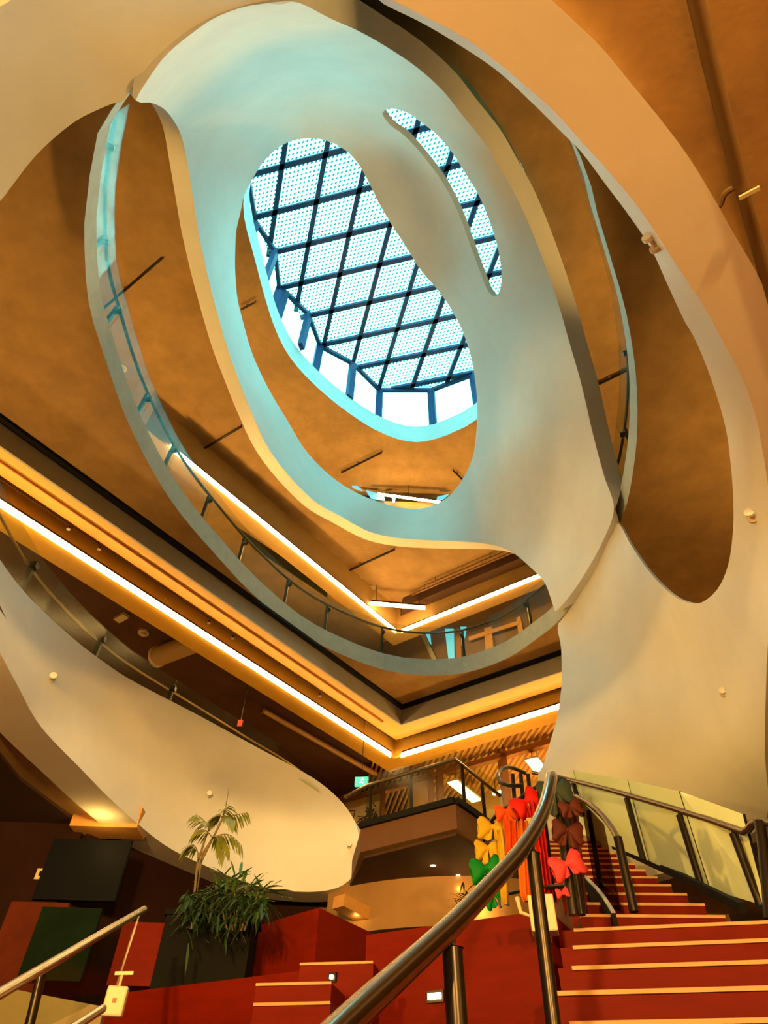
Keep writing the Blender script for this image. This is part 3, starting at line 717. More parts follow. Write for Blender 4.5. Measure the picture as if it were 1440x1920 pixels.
arm_box(K1, 'B', -1.49, -1.52, 4.6, 6.0, -.95, .02).build('panel', mat('pale_mural_panel', (.70, .56, .34), .8, var=.1, scale=5), th)
INK = mat('dark_mural_ink', (.06, .03, .02), .8); REDI = mat('red_mural_ink', (.5, .09, .03), .8)
rnd = random.Random(3); mk = MB()
for k in range(26):
    t0 = -.85 + rnd.random() * .75; h0 = 5.35 + rnd.random() * .55
    pts = [at(K1, 'B', -1.48, t0 + rnd.uniform(-.1, .1) * j, h0 + rnd.uniform(-.08, .08) * j) for j in range(4)]
    mk.tube(pts, .012, 5)
mk.build('ink_strokes', INK, th)
mk = MB()
for k in range(5):
    t0 = -.8 + k * .17; c = at(K1, 'B', -1.48, t0, 5.25 + .08 * (k % 2)); mk.tube([c, c + Vector((0, 0, .22))], [.06, .03], 8)
mk.build('figure_marks', REDI, th)

# exit sign
ex = H(678, 1466, 5.15); sg = thing('exit_sign', 'green running figure exit sign hanging left of the balcony glass', 'sign', ex)
ax = (Vector((.99, -.12, 0)), Vector((.12, .99, 0)), Vector((0, 0, 1)))
GREEN = mat('lit_green_sign', (.05, .5, .3), .5, emit=(.08, .75, .45), est=1.1); WHT = mat('lit_white_sign', (.9, .9, .9), .5, emit=(.8, 1, .9), est=1.4)
MB().box(ex, (.24, .05, .16), ax).build('sign_box', GREEN, sg)
fr = ex - ax[1] * .028
g = MB()
def P2(x, zz): return fr + ax[0] * x + Vector((0, 0, zz))
g.ball(P2(.02, .05), .014, 8)
for a_, b_ in (((.02, .035), (-.005, -.01)), ((-.005, -.01), (.03, -.03)), ((.03, -.03), (.02, -.06)), ((-.005, -.01), (-.035, -.05)), ((.015, .03), (.05, .015)), ((.015, .03), (-.03, .02))):
    g.bar(P2(*a_), P2(*b_), .012, .012, (0, 1, 0))
g.build('running_figure', WHT, sg)
MB().bar(ex + Vector((0, 0, .08)), Vector((ex.x, ex.y, EYE + 6.45)), .012, .012).build('suspension_rod', DARKMETAL, sg)

# windows of the second and third floors, and a skylight reflection built as panes
CYAN = mat('daylight_and_reflection_pane', (.1, .3, .35), .4, emit=(.13, .66, .86), est=1.0)
def wall_pt(K, arm, s, px, py):              # where the sight line of a measured point meets an upright wall
    n_ = nA if arm == 'A' else nB; r = ray(px, py); t = ((K @ n_) + s) / (r[0] * n_[0] + r[1] * n_[1])
    return Vector((r[0] * t, r[1] * t, r[2] * t + EYE))
ww = thing('window_wall', 'timber framed window front with sky blue panes behind the second floor glass', 'window wall', wall_pt(K2, 'B', -1.0, 880, 1240), kind='structure')
arm_box(K2, 'B', -1.06, -1.2, 6.95, 10.28, -.2, 5).build('wall_panel', mat('brown_window_wall', (.20, .11, .045), .7, var=.2, scale=2), ww)
def wquad(name, K, arm, s, pts, M, parent):
    v = [wall_pt(K, arm, s, *p) for p in pts]; n_ = len(v); nn = Vector((*(nA if arm == 'A' else nB), 0)) * .03
    MB().add(v + [q + nn for q in v], [tuple(range(n_)), tuple(reversed(range(n_, 2 * n_)))] + [(i, (i + 1) % n_, n_ + (i + 1) % n_, n_ + i) for i in range(n_)]).build(name, M, parent)
WOOD = mat('orange_timber', (.60, .29, .075), .55, var=.12, scale=6)
wquad('glowing_pane', K2, 'B', -1.05, [(796, 1183), (806, 1183), (809, 1209), (807, 1207)], CYAN, ww)
wquad('glowing_pane', K2, 'B', -1.05, [(835, 1180), (851, 1180), (853, 1237), (842, 1237)], CYAN, ww)
wquad('glowing_pane', K2, 'B', -1.05, [(864, 1176), (875, 1176), (873, 1192), (866, 1211)], CYAN, ww)
wquad('timber_post', K2, 'B', -1.0, [(855, 1180), (864, 1178), (867, 1246), (857, 1248)], COLM, ww)
wquad('timber_post', K2, 'B', -1.0, [(909, 1178), (922, 1176), (928, 1233), (912, 1236)], WOOD, ww)
wquad('timber_post', K2, 'B', -1.0, [(969, 1160), (976, 1156), (986, 1205), (976, 1208)], WOOD, ww)
wquad('window_sill', K2, 'B', -.97, [(866, 1240), (911, 1223), (911, 1227), (866, 1244)], LEDC, ww)  # sills are bright by a glowing material, not as lamps
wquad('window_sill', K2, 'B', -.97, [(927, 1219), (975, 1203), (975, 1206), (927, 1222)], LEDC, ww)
wquad('lintel', K2, 'B', -.99, [(880, 1195), (975, 1164), (975, 1171), (880, 1202)], WOOD, ww)
wquad('brace', K2, 'B', -1.0, [(788, 1187), (795, 1186), (824, 1246), (815, 1246)], FASCIA, ww)
a = wall_pt(K2, 'A', -2.2, 300, 850)
w2 = thing('reflection_panes', 'sky blue skylight reflection as glowing panes behind the upper left glass', 'window', a, kind='structure')  # skylight reflection in the balustrade, put in as glowing panes
wquad('glowing_pane', K2, 'A', -2.2, [(276, 840), (286, 812), (322, 850), (342, 880), (336, 893), (300, 884), (280, 864)], CYAN, w2)
wquad('glowing_pane', K2, 'A', -2.2, [(206, 680), (214, 690), (226, 722), (216, 712)], CYAN, w2)
wquad('glowing_pane', K2, 'A', -2.2, [(222, 726), (236, 733), (250, 748), (240, 748)], LEDC, w2)
wquad('glowing_pane', K2, 'A', -2.2, [(238, 768), (262, 800), (266, 826), (250, 806)], CYAN, w2)
DG = mat('dark_green_panel', (.03, .05, .03), .5)
wquad('dark_panel', K2, 'A', -1.0, [(438, 986), (520, 1040), (612, 1108), (612, 1120), (500, 1045)], DG, w2)
w3 = thing('window_2', 'row of small sky blue panes at the bottom of the large oval opening', 'window', H(660, 905, 13.0), kind='structure')
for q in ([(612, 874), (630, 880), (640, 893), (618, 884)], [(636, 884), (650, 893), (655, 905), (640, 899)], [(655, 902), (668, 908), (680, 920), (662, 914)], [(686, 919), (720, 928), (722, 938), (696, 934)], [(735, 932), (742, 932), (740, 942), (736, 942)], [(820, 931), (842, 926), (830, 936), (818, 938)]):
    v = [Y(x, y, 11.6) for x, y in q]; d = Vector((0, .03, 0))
    MB().add(v + [p + d for p in v], [(0, 1, 2, 3), (7, 6, 5, 4)] + [(i, (i + 1) % 4, 4 + (i + 1) % 4, 4 + i) for i in range(4)]).build('glowing_pane', CYAN, w3)
a, b = Y(708, 926, 11.5), Y(826, 942, 11.5)
th = thing('linear_light', 'short glowing linear light at the bottom of the large oval opening', 'light', (a + b) / 2)
MB().bar(a.lerp(b, .5) + Vector((0, .02, .06)), Vector((a.lerp(b, .5).x, a.lerp(b, .5).y + .02, EYE + 13.7)), .012, .012).build('suspension_rod', DARKMETAL, th)
MB().bar(a, b, .05, .05).build('diffuser', LEDW, th); MB().bar(a + Vector((0, .02, .05)), b + Vector((0, .02, .05)), .06, .04).build('housing', DARKMETAL, th)
struct(MB().box((0, 11.75, EYE + 11.9), (9, .1, 2.6)).build('wall_third_level', mat('brown_third_wall', (.40, .22, .08), .7, var=.2, scale=2)))

# ================================================================== TIMBER STAIRS, LANDING AND SEATING
NOSE = mat('pale_step_nosing', (.50, .27, .10), .5)
TD = np.array([.97, -.24]); TD /= np.linalg.norm(TD)
def Ln(n): return np.array([1.165, 4.52]) + (n - 4) * .3 * np.array([.33, .95]) / .99
st = thing('staircase', 'broad red brown timber steps with pale nosings at the lower right', 'staircase', (*Ln(0), 0))
for n in range(-12, 5):
    a = Ln(n); b = Ln(n + 1) if n < 4 else Ln(4) + np.array([.22, .62]); zt = EYE + .54 + .16 * n; w = 3.0
    if zt < .05: continue
    z0 = max(0, zt - .5)
    poly = [tuple(a), tuple(a + TD * w), tuple(b + TD * w), tuple(b)]
    MB().prism(poly, z0, zt).build('step', TIMBER, st)
    off = .05 if n in (1, ) else .07
    q = a + TD * (off - .06 * (n == 1)); nn = np.array([.24, .97]) * .012
    MB().prism([tuple(q - nn), tuple(a + TD * w - nn), tuple(a + TD * w + nn * 2), tuple(q + nn * 2)], zt - .012, zt + .006).build('nosing', NOSE, st)
# upper flight turning away from the landing
s2 = thing('staircase', 'narrow upper flight of red brown timber steps behind the glass on the right', 'staircase', (1.7, 4.8, EYE + 1.2))
NS = 12
Rk = [np.array(Y(1352, 1698, 4.8)[:2]) * (1 - k / (NS - 1)) + np.array([2.72, 8.3]) * (k / (NS - 1)) for k in range(NS + 1)]
Lk = [np.array(Y(1085, 1699, 4.86)[:2]) * (1 - k / (NS - 1)) + np.array([1.75, 8.35]) * (k / (NS - 1)) for k in range(NS + 1)]
for k in range(NS):
    zt = EYE + 1.36 + .162 * k
    MB().prism([tuple(Lk[k]), tuple(Rk[k]), tuple(Rk[k + 1]), tuple(Lk[k + 1])], zt - .24, zt).build('step', TIMBER, s2)
    d = (Rk[k] - Lk[k]); d /= np.linalg.norm(d); n_ = np.array([-d[1], d[0]]) * .012
    MB().prism([tuple(Lk[k] - n_), tuple(Rk[k] - n_), tuple(Rk[k] + n_ * 2), tuple(Lk[k] + n_ * 2)], zt - .012, zt + .006).build('nosing', NOSE, s2)
def poly_bar(pts, w, d, mb=None):
    mb = mb or MB()
    for a, b in zip(pts[:-1], pts[1:]): mb.bar(a, b, w, d)
    return mb
poly_bar([Y(1392, 1702, 4.74), Y(1270, 1640, 6.0), Y(1150, 1586, 8.0)], .04, .06).build('stringer', BLACK, s2)
cs = smooth_curve([tuple(Y(1098, 1645, 5.5)), tuple(Y(1122, 1670, 5.2)), tuple(Y(1138, 1692, 5.0)), tuple(Y(1150, 1712, 4.8))], .08)
MB().sheet([[Vector(p) for p in cs], [Vector(p) - Vector((0, 0, .42)) for p in cs]]).build('stringer', BLACK, s2, solid=.03)
MB().tube([Vector(p) for p in cs], .016, 6).build('stringer_edge', SLABEDGE, s2, True)

# amphitheatre seating blocks
D1 = np.array([-.865, .502]); D2_ = np.array([.502, .865])
def block(o, l, w, z0, z1, d1=D1, d2=D2_):
    o = np.array(o); return MB().prism([tuple(o), tuple(o + d2 * w), tuple(o + d2 * w + d1 * l), tuple(o + d1 * l)], z0, z1)
WARMT = TIMBER
seat = thing('seating_block', 'red brown timber seating block left of the stairs with a ledge', 'seating', (.2, 4.9, 0))
block((1.13, 4.66), 1.35, .9, 0, EYE + 1.33).build('backrest', TIMBER, seat)
block((1.05, 4.42), 3.6, .26, 0, EYE + 1.1).build('bench_front', TIMBER, seat)
d1b = np.array([-.725, .69]); d2b = np.array([.55, .835])
seat2 = thing('seating_block', 'higher red brown timber seating block at the centre behind the small steps', 'seating', (-.9, 6.6, 0))
block((-.46, 6.25), 2.6, 1.2, 0, EYE + 1.75, d1b, d2b).build('backrest', TIMBER, seat2)
block((-.12, 5.5), 3.6, .9, 0, EYE + 1.12, d1b, d2b).build('bench_front', TIMBER, seat2)
seat3 = thing('seating_block', 'lowest dark red timber seating block along the bottom left', 'seating', (-1.2, 4.2, 0))
block((.62, 3.62), 3.4, .7, 0, EYE + .55, np.array([-.9, .435]), np.array([.435, .9])).build('bench_front', TIMBER, seat3)
ai = thing('aisle_steps', 'small timber aisle steps with pale nosings between the seating blocks', 'steps', (-.5, 4.5, 0))
for (xa, ya), (xb, yb), yy in (((475, 1893), (620, 1872), 4.25), ((480, 1851), (622, 1839), 4.55), ((562, 1816), (700, 1797), 4.85)):
    a, b = Y(xa, ya, yy + .05), Y(xb, yb, yy - .05); d = Vector((b.x - a.x, b.y - a.y, 0)).normalized(); n_ = Vector((-d.y, d.x, 0))
    zt = (a.z + b.z) / 2
    MB().prism([(a.x, a.y), (b.x, b.y), (b.x + n_.x * .32, b.y + n_.y * .32), (a.x + n_.x * .32, a.y + n_.y * .32)], max(0, zt - .4), zt).build('step', TIMBER, ai)
    a.z = b.z = zt
    MB().bar(a, b, .02, .014).build('nosing', NOSE, ai)

# step lights in the seating fronts
def step_light(px, py, y, w, h, label):
    p = Y(px, py, y); th = thing('step_light', label, 'light', p)
    ax = (Vector((*-D1, 0)), Vector((*D2_, 0)), Vector((0, 0, 1)))
    MB().box(p, (w, .02, h), ax).build('lens', mat('bright_step_lens', (.9, .8, .6), .4, emit=(1, .72, .3), est=22), th)
    MB().box(p + ax[1] * .012, (w + .03, .02, h + .03), ax).build('frame', DARKMETAL, th)
def front_y(px, py, o):                      # sight line meets the seating front through plan point o
    r = ray(px, py); n_ = D2_; t = (np.array(o) @ n_) / (r[:2] @ n_); return r[1] * t
step_light(815, 1868, front_y(815, 1868, (1.05, 4.42)) - .02, .085, .03, 'bright rectangular step light in the seating front below the big handrail')
step_light(622, 1832, 4.5, .018, .018, 'tiny bright step light beside the aisle steps')

# ================================================================== STAIR RAILS, POSTS AND GLASS
def cyl(a, b, r, n=10): return MB().tube([a, b], r, n)
BRONZE = mat('bronze_handrail', (.17, .11, .07), .2, .95)
hr = thing('stair_handrail', 'thick curved metal handrail rising from the bottom centre in front of the bows', 'handrail', Y(850, 1900, 1.95))
path = smooth_curve([tuple(Y(610, 1958, 1.42)), tuple(Y(680, 1890, 1.55)), tuple(Y(765, 1812, 1.74)), tuple(Y(850, 1733, 1.96)), tuple(Y(920, 1660, 2.2)), tuple(Y(975, 1598, 2.44)), tuple(Y(1008, 1545, 2.64)), tuple(Y(1026, 1500, 2.8)), tuple(Y(1033, 1466, 2.9)), tuple(Y(1034, 1457, 3.0)), tuple(Y(1034, 1455, 3.3))], .06)
MB().tube([Vector(p) for p in path], .0285, 14).build('rail', BRONZE, hr, True)
def hpost(parent, top, base, r, sleeve=.4, flat=False):
    base = Vector((top.x, top.y, base.z)) if flat else base
    q = top.lerp(base, sleeve * .25)
    MB().tube([top, q], r * .42, 8).build('bracket', DARKMETAL, parent, True)
    MB().tube([q, q.lerp(base, .001), base], [r * 1.15, r, r], 12).build('post', DARKMETAL, parent, True)
hpost(hr, Y(846, 1748, 1.97), Y(862, 1990, 1.97), .027, .55)
hpost(hr, Y(997, 1584, 2.5), Y(1046, 1990, 2.5), .0245, .2)

lr = thing('landing_guard', 'dark landing posts holding the bows at the top of the broad steps', 'guard rail', Y(1075, 1715, 4.35))
for (x0, y0, x1, y1, yy, r) in ((1040, 1458, 1076, 1716, 4.3, .032), (1052, 1460, 1090, 1716, 4.55, .028), (1012, 1470, 1038, 1690, 4.75, .022), (968, 1500, 986, 1690, 4.95, .018)):
    cyl(Y(x0, y0, yy), Y(x1, y1, yy), r).build('post', DARKMETAL, lr, True)
MB().tube([Vector(p) for p in smooth_curve([tuple(Y(1052, 1462, 4.55)), tuple(Y(1012, 1472, 4.75)), tuple(Y(968, 1503, 4.95)), tuple(Y(915, 1545, 5.2)), tuple(Y(900, 1600, 5.3))], .1)], .016, 8).build('top_rail', DARKMETAL, lr, True)
MB().tube([Y(1070, 1660, 4.45), Y(1000, 1665, 4.8), Y(930, 1680, 5.2)], .014, 8).build('bottom_rail', DARKMETAL, lr, True)
lp = thing('loop_rail', 'dark looped rail end behind the red bow', 'handrail', Y(945, 1470, 6.6))
MB().tube([Vector(p) for p in smooth_curve([tuple(Y(985, 1450, 7.4)), tuple(Y(958, 1439, 7.2)), tuple(Y(940, 1443, 7.0)), tuple(Y(933, 1455, 6.8)), tuple(Y(938, 1467, 6.7)), tuple(Y(955, 1473, 6.6)), tuple(Y(980, 1473, 6.5))], .08)], .022, 8).build('rail', DARKMETAL, lp, True)
for x0, y0, x1, y1 in ((961, 1452, 967, 1530), (976, 1450, 984, 1530), (990, 1452, 998, 1530)):
    cyl(Y(x0, y0, 6.7), Y(x1, y1, 6.7), .022).build('post', DARKMETAL, lp, True)

rr = thing('stair_handrail', 'long dark handrail with posts along the green glass of the upper flight', 'handrail', Y(1300, 1700, 5.2))
MB().tube([Y(1000, 1449, 8.6), Y(1040, 1455, 8.0), Y(1150, 1483, 6.7), Y(1250, 1512, 5.75), Y(1330, 1537, 5.15), Y(1395, 1560, 4.72), Y(1403, 1555, 4.66), Y(1410, 1545, 4.6), Y(1422, 1541, 4.55), Y(1470, 1545, 4.3)], .026, 10).build('rail', RAIL, rr, True)
hpost(rr, Y(1371, 1552, 4.85), Y(1427, 1699, 4.85), .03, .35); hpost(rr, Y(1271, 1518, 5.55), Y(1315, 1660, 5.55), .03, .35); hpost(rr, Y(1173, 1489, 6.5), Y(1206, 1612, 6.5), .03, .3); hpost(rr, Y(1074, 1464, 7.7), Y(1092, 1530, 7.7), .03, .3)
MB().tube([Y(1424, 1541, 4.5), Y(1430, 1580, 4.5), Y(1444, 1725, 4.5)], .035, 10).build('post', DARKMETAL, rr, True)
SGLASS = glass_mat('green_stair_glass', (.62, .66, .42), .10, .03)
def frosted():
    t = SGLASS.node_tree; o = t.nodes['Material Output']; mx = t.nodes.new('ShaderNodeMixShader'); d = t.nodes.new('ShaderNodeBsdfDiffuse')
    d.inputs['Color'].default_value = (.85, .92, .55, 1); mx.inputs[0].default_value = .72
    src = o.inputs[0].links[0].from_socket
    t.links.new(src, mx.inputs[1]); t.links.new(d.outputs[0], mx.inputs[2]); t.links.new(mx.outputs[0], o.inputs[0])
frosted()
gl = thing('stair_glass', 'curved greenish glass panels behind the right handrail of the upper flight', 'glass balustrade', Y(1390, 1690, 4.8))
J = [((1395, 1527), (1440, 1700), 4.78), ((1275, 1484), (1333, 1668), 5.45), ((1178, 1463), (1218, 1614), 6.6), ((1076, 1445), (1112, 1572), 8.0), ((1020, 1438), (1040, 1545), 8.5)]
for (t0, b0, y0), (t1, b1, y1) in zip(J[:-1], J[1:]):
    A, B, C_, D_ = Y(*t0, y0), Y(*b0, y0), Y(*b1, y1), Y(*t1, y1); g = (C_ - B).normalized() * .008
    MB().add([B + g, C_ - g, D_ - g, A + g], [(0, 1, 2, 3)]).build('glass_panel', SGLASS, gl, solid=.012)
    MB().bar(A, B, .014, .014).build('joint', BLACK, gl)
ir = thing('inner_handrail', 'short bronze handrail curving down to a dark post inside the upper flight', 'handrail', Y(1187, 1708, 4.85))
MB().tube([Vector(p) for p in smooth_curve([tuple(Y(1080, 1494, 5.9)), tuple(Y(1103, 1506, 5.6)), tuple(Y(1130, 1530, 5.25)), tuple(Y(1150, 1557, 5.0)), tuple(Y(1158, 1574, 4.86))], .06)], .024, 10).build('rail', BRONZE, ir, True)
cyl(Y(1158, 1570, 4.86), Y(1189, 1710, 4.86), .032).build('post', DARKMETAL, ir, True)
cyl(Y(1103, 1520, 5.6), Y(1127, 1665, 5.6), .022).build('post', DARKMETAL, ir, True)
TGLASS = glass_mat('brown_tinted_glass', (.42, .30, .22), .08, .04)
A, B, C_, D_ = Y(1090, 1502, 5.75), Y(1122, 1700, 5.4), Y(1165, 1709, 4.95), Y(1131, 1545, 5.2)
MB().add([A, B, C_, D_], [(0, 1, 2, 3)]).build('glass_panel', TGLASS, ir, solid=.012)

# left stair rail and its glass
lf = thing('stair_handrail', 'straight pale metal handrail rising to the right at the lower left', 'handrail', Y(65, 1900, 3.6))
MB().tube([Y(-30, 1880, 2.9), Y(270, 1705, 5.0)], .022, 10).build('rail', mat('pale_steel_rail', (.52, .50, .46), .25, .9), lf, True)
MB().tube([Y(130, 1932, 3.3), Y(193, 1891, 3.6)], .018, 8).build('lower_rail', MATS['pale_steel_rail'], lf, True)
cyl(Y(78, 1826, 3.55), Y(50, 1945, 3.55), .022).build('post', DARKMETAL, lf, True)
A, B, C_, D_ = Y(-30, 1895, 2.92), Y(-45, 1990, 2.92), Y(215, 1860, 5.0), Y(262, 1712, 4.98)
MB().add([A, B, C_, D_], [(0, 1, 2, 3)]).build('glass_panel', GLASS, lf, solid=.012)
PALEP = mat('beige_panel', (.24, .19, .10), .6, var=.08)
a, b = Y(-60, 1838, 5.2), Y(196, 1888, 5.0)
tag(MB().add([a, b, Vector((b.x, b.y, .0)), Vector((a.x, a.y, 0)), a + Vector((0, .06, 0)), b + Vector((0, .06, 0)), Vector((b.x, b.y + .06, 0)), Vector((a.x, a.y + .06, 0))],
    [(0, 3, 2, 1), (4, 5, 6, 7), (0, 1, 5, 4), (1, 2, 6, 5), (0, 4, 7, 3), (3, 7, 6, 2)]).build('low_partition', PALEP), 'low beige partition behind the glass in the bottom left corner', 'partition')

# white boxes with a small bracket on the seating
def white_box(c, w, h, d, turn, label, spout):
    th = thing('hand_sanitizer', label, 'dispenser', (c.x, c.y, c.z - h / 2))
    ax = (Vector((math.cos(turn), math.sin(turn), 0)), Vector((-math.sin(turn), math.cos(turn), 0)), Vector((0, 0, 1)))
    mb = MB().box(c, (w, d, h), ax); o = mb.build('casing', mat('cream_enamel', (.62, .52, .34), .45), th)
    bv = o.modifiers.new('edge', 'BEVEL'); bv.width = .008; bv.segments = 2
    if spout == 'side':
        q = c - ax[0] * w * .5 - ax[1] * d * .3
        MB().tube([q - Vector((0, 0, h * .05)), q - ax[0] * .05 + Vector((0, 0, .01)), q - ax[0] * .06 + Vector((0, 0, .075))], [.008, .012, .012], 8).build('pump_arm', CREAM, th, True)
        MB().ball(q - ax[0] * .06 + Vector((0, 0, .08)), .016, 8).build('pump_cap', CREAM, th, True)
    else:
        q = c + Vector((0, 0, h / 2))
        MB().tube([q, q + Vector((0, 0, .05))], .006, 8).build('pump_arm', CREAM, th, True)
        MB().bar(q + Vector((0, 0, .05)) - ax[0] * .035, q + Vector((0, 0, .055)) + ax[0] * .05, .014, .014).build('pump_cap', CREAM, th)
        f = c - ax[1] * (d / 2 + .001)
        MB().box(f, (w * .2, .003, h * .16), ax).build('printed_mark', mat('brown_print', (.3, .14, .06), .6), th)
white_box(Y(1018, 1716, 4.28), .15, .19, .12, -.25, 'cream box with a curved pump arm behind the tall handrail post', 'side')
white_box(Y(216, 1878, 3.75), .095, .115, .05, .12, 'pale box with a T shaped pump on the dark seating at the lower left', 'top')

# ================================================================== BOWS
def cloth(name, col):
    return mat(name, col, .6, var=.25, scale=9, spec=.15)
def bow(c, size, M, label, tilt=0.0, tails=.8, squash=1.0, turn=0.0):
    """fabric bow: two gathered loops, a knot and two tails, facing the lens"""
    c = Vector(c); th = thing('fabric_bow', label, 'bow', c, 'fabric bows tied to the landing posts')
    fx = Vector((math.cos(turn), math.sin(turn), 0)); fy = Vector((-fx.y, fx.x, 0)); fz = Vector((0, 0, 1))
    ex_ = fx * math.cos(tilt) + fz * math.sin(tilt); ez = fz * math.cos(tilt) - fx * math.sin(tilt)
    rng = random.Random(hash(label) % 1000 if False else len(label) * 7)
    for s in (-1, 1):
        rows = []; nu, nv = 12, 18
        for i in range(nu + 1):
            u = i / nu; row = []
            sp = math.sin(min(1, u * 1.18) * math.pi * .5) * (1 if u < .82 else 1 - (u - .82) * 1.3)
            for j in range(nv + 1):
                v = 2 * math.pi * j / nv
                pl = 1 + .13 * math.sin(v * 7 + s + u * 2) + .05 * math.sin(v * 3 + u * 7 + size * 90)
                hh = (.10 + .62 * sp) * size * squash * pl * math.sin(v); dd = (.08 + .16 * math.sin(u * math.pi)) * size * math.cos(v)
                row.append(c + ex_ * (s * u * size * (1 + .05 * math.cos(v * 3))) + ez * (hh - .18 * size * u * u) - fy * (.03 * size - dd))
            rows.append(row)
        MB().sheet(rows).build('loop', M, th, 'all')
    MB().ball(c - fy * .06 * size, .15 * size, 10, (1, .8, 1.15)).build('knot', M, th, True)
    if tails:
        for s in (-1, 1):
            rows = []
            for i in range(9):
                u = i / 8; w = (.08 + .22 * u) * size
                row = []
                for j in range(7):
                    q = (j / 6 - .5) * 2
                    row.append(c + ex_ * (s * (.10 + .30 * u) * size + q * w) - ez * (u * tails * size * (1 - .12 * abs(q) * (u > .9))) - fy * (.05 * size + .05 * size * math.sin(q * 5 + s)))
                rows.append(row)
            MB().sheet(rows).build('tail', M, th, 'all', solid=.004)
    return th
def drape(pts_l, pts_r, M, label, folds=4, depth=.03, cat='ribbon'):
    """hanging length of cloth between two measured edges, with soft pleats"""
    n = len(pts_l); rows = []
    for i in range(n):
        a, b = pts_l[i], pts_r[i]; row = []
        for j in range(25):
            q = j / 24; p = a.lerp(b, q); row.append(p + Vector((0, 1, 0)) * depth * (math.sin(q * folds * 2 * math.pi + i * .3) + .4 * math.sin(q * folds * 4.3 + i)))
        rows.append(row)
    o = MB().sheet(rows).build('cloth_drape', M, None, 'all', solid=.004)
    return tag(o, label, cat)
YEL = cloth('yellow_cloth', (.60, .36, .015)); GRN = cloth('green_cloth', (.003, .20, .025)); ORG = cloth('orange_cloth', (.66, .07, .003)); LOR = cloth('light_orange_cloth', (.72, .14, .006))
RED = cloth('red_cloth', (.50, .008, .002)); TEAL = cloth('dark_teal_cloth', (.03, .042, .032)); BRN = cloth('brown_cloth', (.075, .014, .008)); PNK = cloth('pink_cloth', (.62, .05, .06))
BLU = cloth('blue_cloth', (.10, .08, .35))
def bw(px, py, y, half, M, label, **k):
    p = Y(px, py, y); s = 1.22 * half * (Vector(p) - Vector((0, 0, EYE))).length / math.hypot(F, math.hypot(px - 720, py - 960))
    return bow(p, s, M, label, **k)
bw(924, 1551, 5.0, 23, YEL, 'yellow bow uppermost on the left above the other yellow bow', tilt=-.05, tails=.9)
bw(915, 1590, 5.05, 20, YEL, 'yellow bow hanging just above the green bow', tilt=.05, tails=1.2)
bw(912, 1628, 5.0, 25, GRN, 'large green bow left of the curved handrail', tilt=.15, tails=.4)
bw(925, 1677, 5.05, 19, GRN, 'smaller green bow lowest at the left behind the handrail', tilt=.5, tails=.9)
bw(949, 1521, 4.9, 17, ORG, 'orange bow between the yellow and the red bows', tilt=.12, tails=1.5)
bw(986, 1503, 4.8, 24, RED, 'big red bow at the top behind the curved handrail', tilt=.6, tails=.9)
bw(1040, 1484, 4.25, 27, TEAL, 'dark grey green bow at the top of the landing posts', tilt=.1, tails=1.4)
bw(1068, 1512, 4.2, 17, BRN, 'upper brown bow on the landing post under the grey green bow', tilt=.25, tails=1.0)
bw(1064, 1557, 4.2, 23, BRN, 'lower brown bow on the landing post above the pink bow', tilt=-.15, tails=1.1)
bw(1062, 1620, 4.22, 26, PNK, 'pink bow tied low between the landing posts', tilt=.35, tails=.7)
bw(1054, 1673, 4.25, 10, PNK, 'tiny pink bow near the foot of the landing posts', tilt=.2, tails=.4)
bw(944, 1692, 5.05, 8, BLU, 'tiny blue bow at the bottom of the yellow ribbon', tilt=.2, tails=.4)
def px_drape(L, R, y, M, label, **k):
    return drape([Y(x, yy, y) for x, yy in L], [Y(x, yy, y) for x, yy in R], M, label, **k)
px_drape([(931, 1556), (936, 1600), (938, 1650), (940, 1698)], [(942, 1554), (949, 1600), (952, 1650), (955, 1696)], 4.95, YEL, 'long yellow ribbon hanging straight beside the green bows', folds=1, depth=.012)
px_drape([(946, 1535), (947, 1560), (948, 1582), (948, 1600)], [(968, 1540), (970, 1560), (971, 1582), (972, 1598)], 4.88, ORG, 'short orange cloth hanging below the orange bow', folds=2, depth=.015)
px_drape([(970, 1537), (972, 1580), (973, 1630), (976, 1675), (982, 1691)], [(990, 1540), (994, 1580), (1000, 1630), (1004, 1675), (1004, 1689)], 4.75, LOR, 'long light orange cloth hanging behind the tall handrail post', folds=2, depth=.02)
px_drape([(992, 1505), (1000, 1550), (1008, 1600), (1014, 1650), (1018, 1682)], [(1016, 1500), (1022, 1550), (1028, 1600), (1034, 1650), (1040, 1678)], 4.7, RED, 'long red cloth hanging from the red bow to the floor', folds=3, depth=.02)
px_drape([(1052, 1520), (1050, 1560), (1055, 1600), (1066, 1660), (1072, 1712)], [(1084, 1515), (1087, 1555), (1092, 1600), (1098, 1660), (1102, 1712)], 4.6, BRN, 'dark brown cloth hanging behind the landing posts', folds=3, depth=.02)

# ================================================================== PLANTS
LEAF = mat('green_leaf', (.055, .14, .025), .45, var=.4, scale=4); LEAFY = mat('yellow_green_leaf', (.20, .22, .03), .45, var=.35, scale=5)
DKLEAF = mat('dark_fern_leaf', (.02, .055, .014), .6, var=.4, scale=6); STEM = mat('plant_stem', (.13, .09, .03), .6)
POT = mat('black_planter', (.006, .006, .006), .8, spec=.1)
def leaflet(mb, a, d, L, w, droop):
    d = Vector(d).normalized(); side = d.cross(Vector((0, 0, 1)))
    if side.length < .1: side = Vector((1, 0, 0))
    side.normalize(); vs = []
    for t, k in ((0, .25), (.35, 1), (.7, .8), (1, .05)):
        c = Vector(a) + d * L * t - Vector((0, 0, droop * t * t)); vs += [c - side * w * k, c + side * w * k + Vector((0, 0, w * .3))]
    mb.add(vs, [(0, 1, 3, 2), (2, 3, 5, 4), (4, 5, 7, 6)])
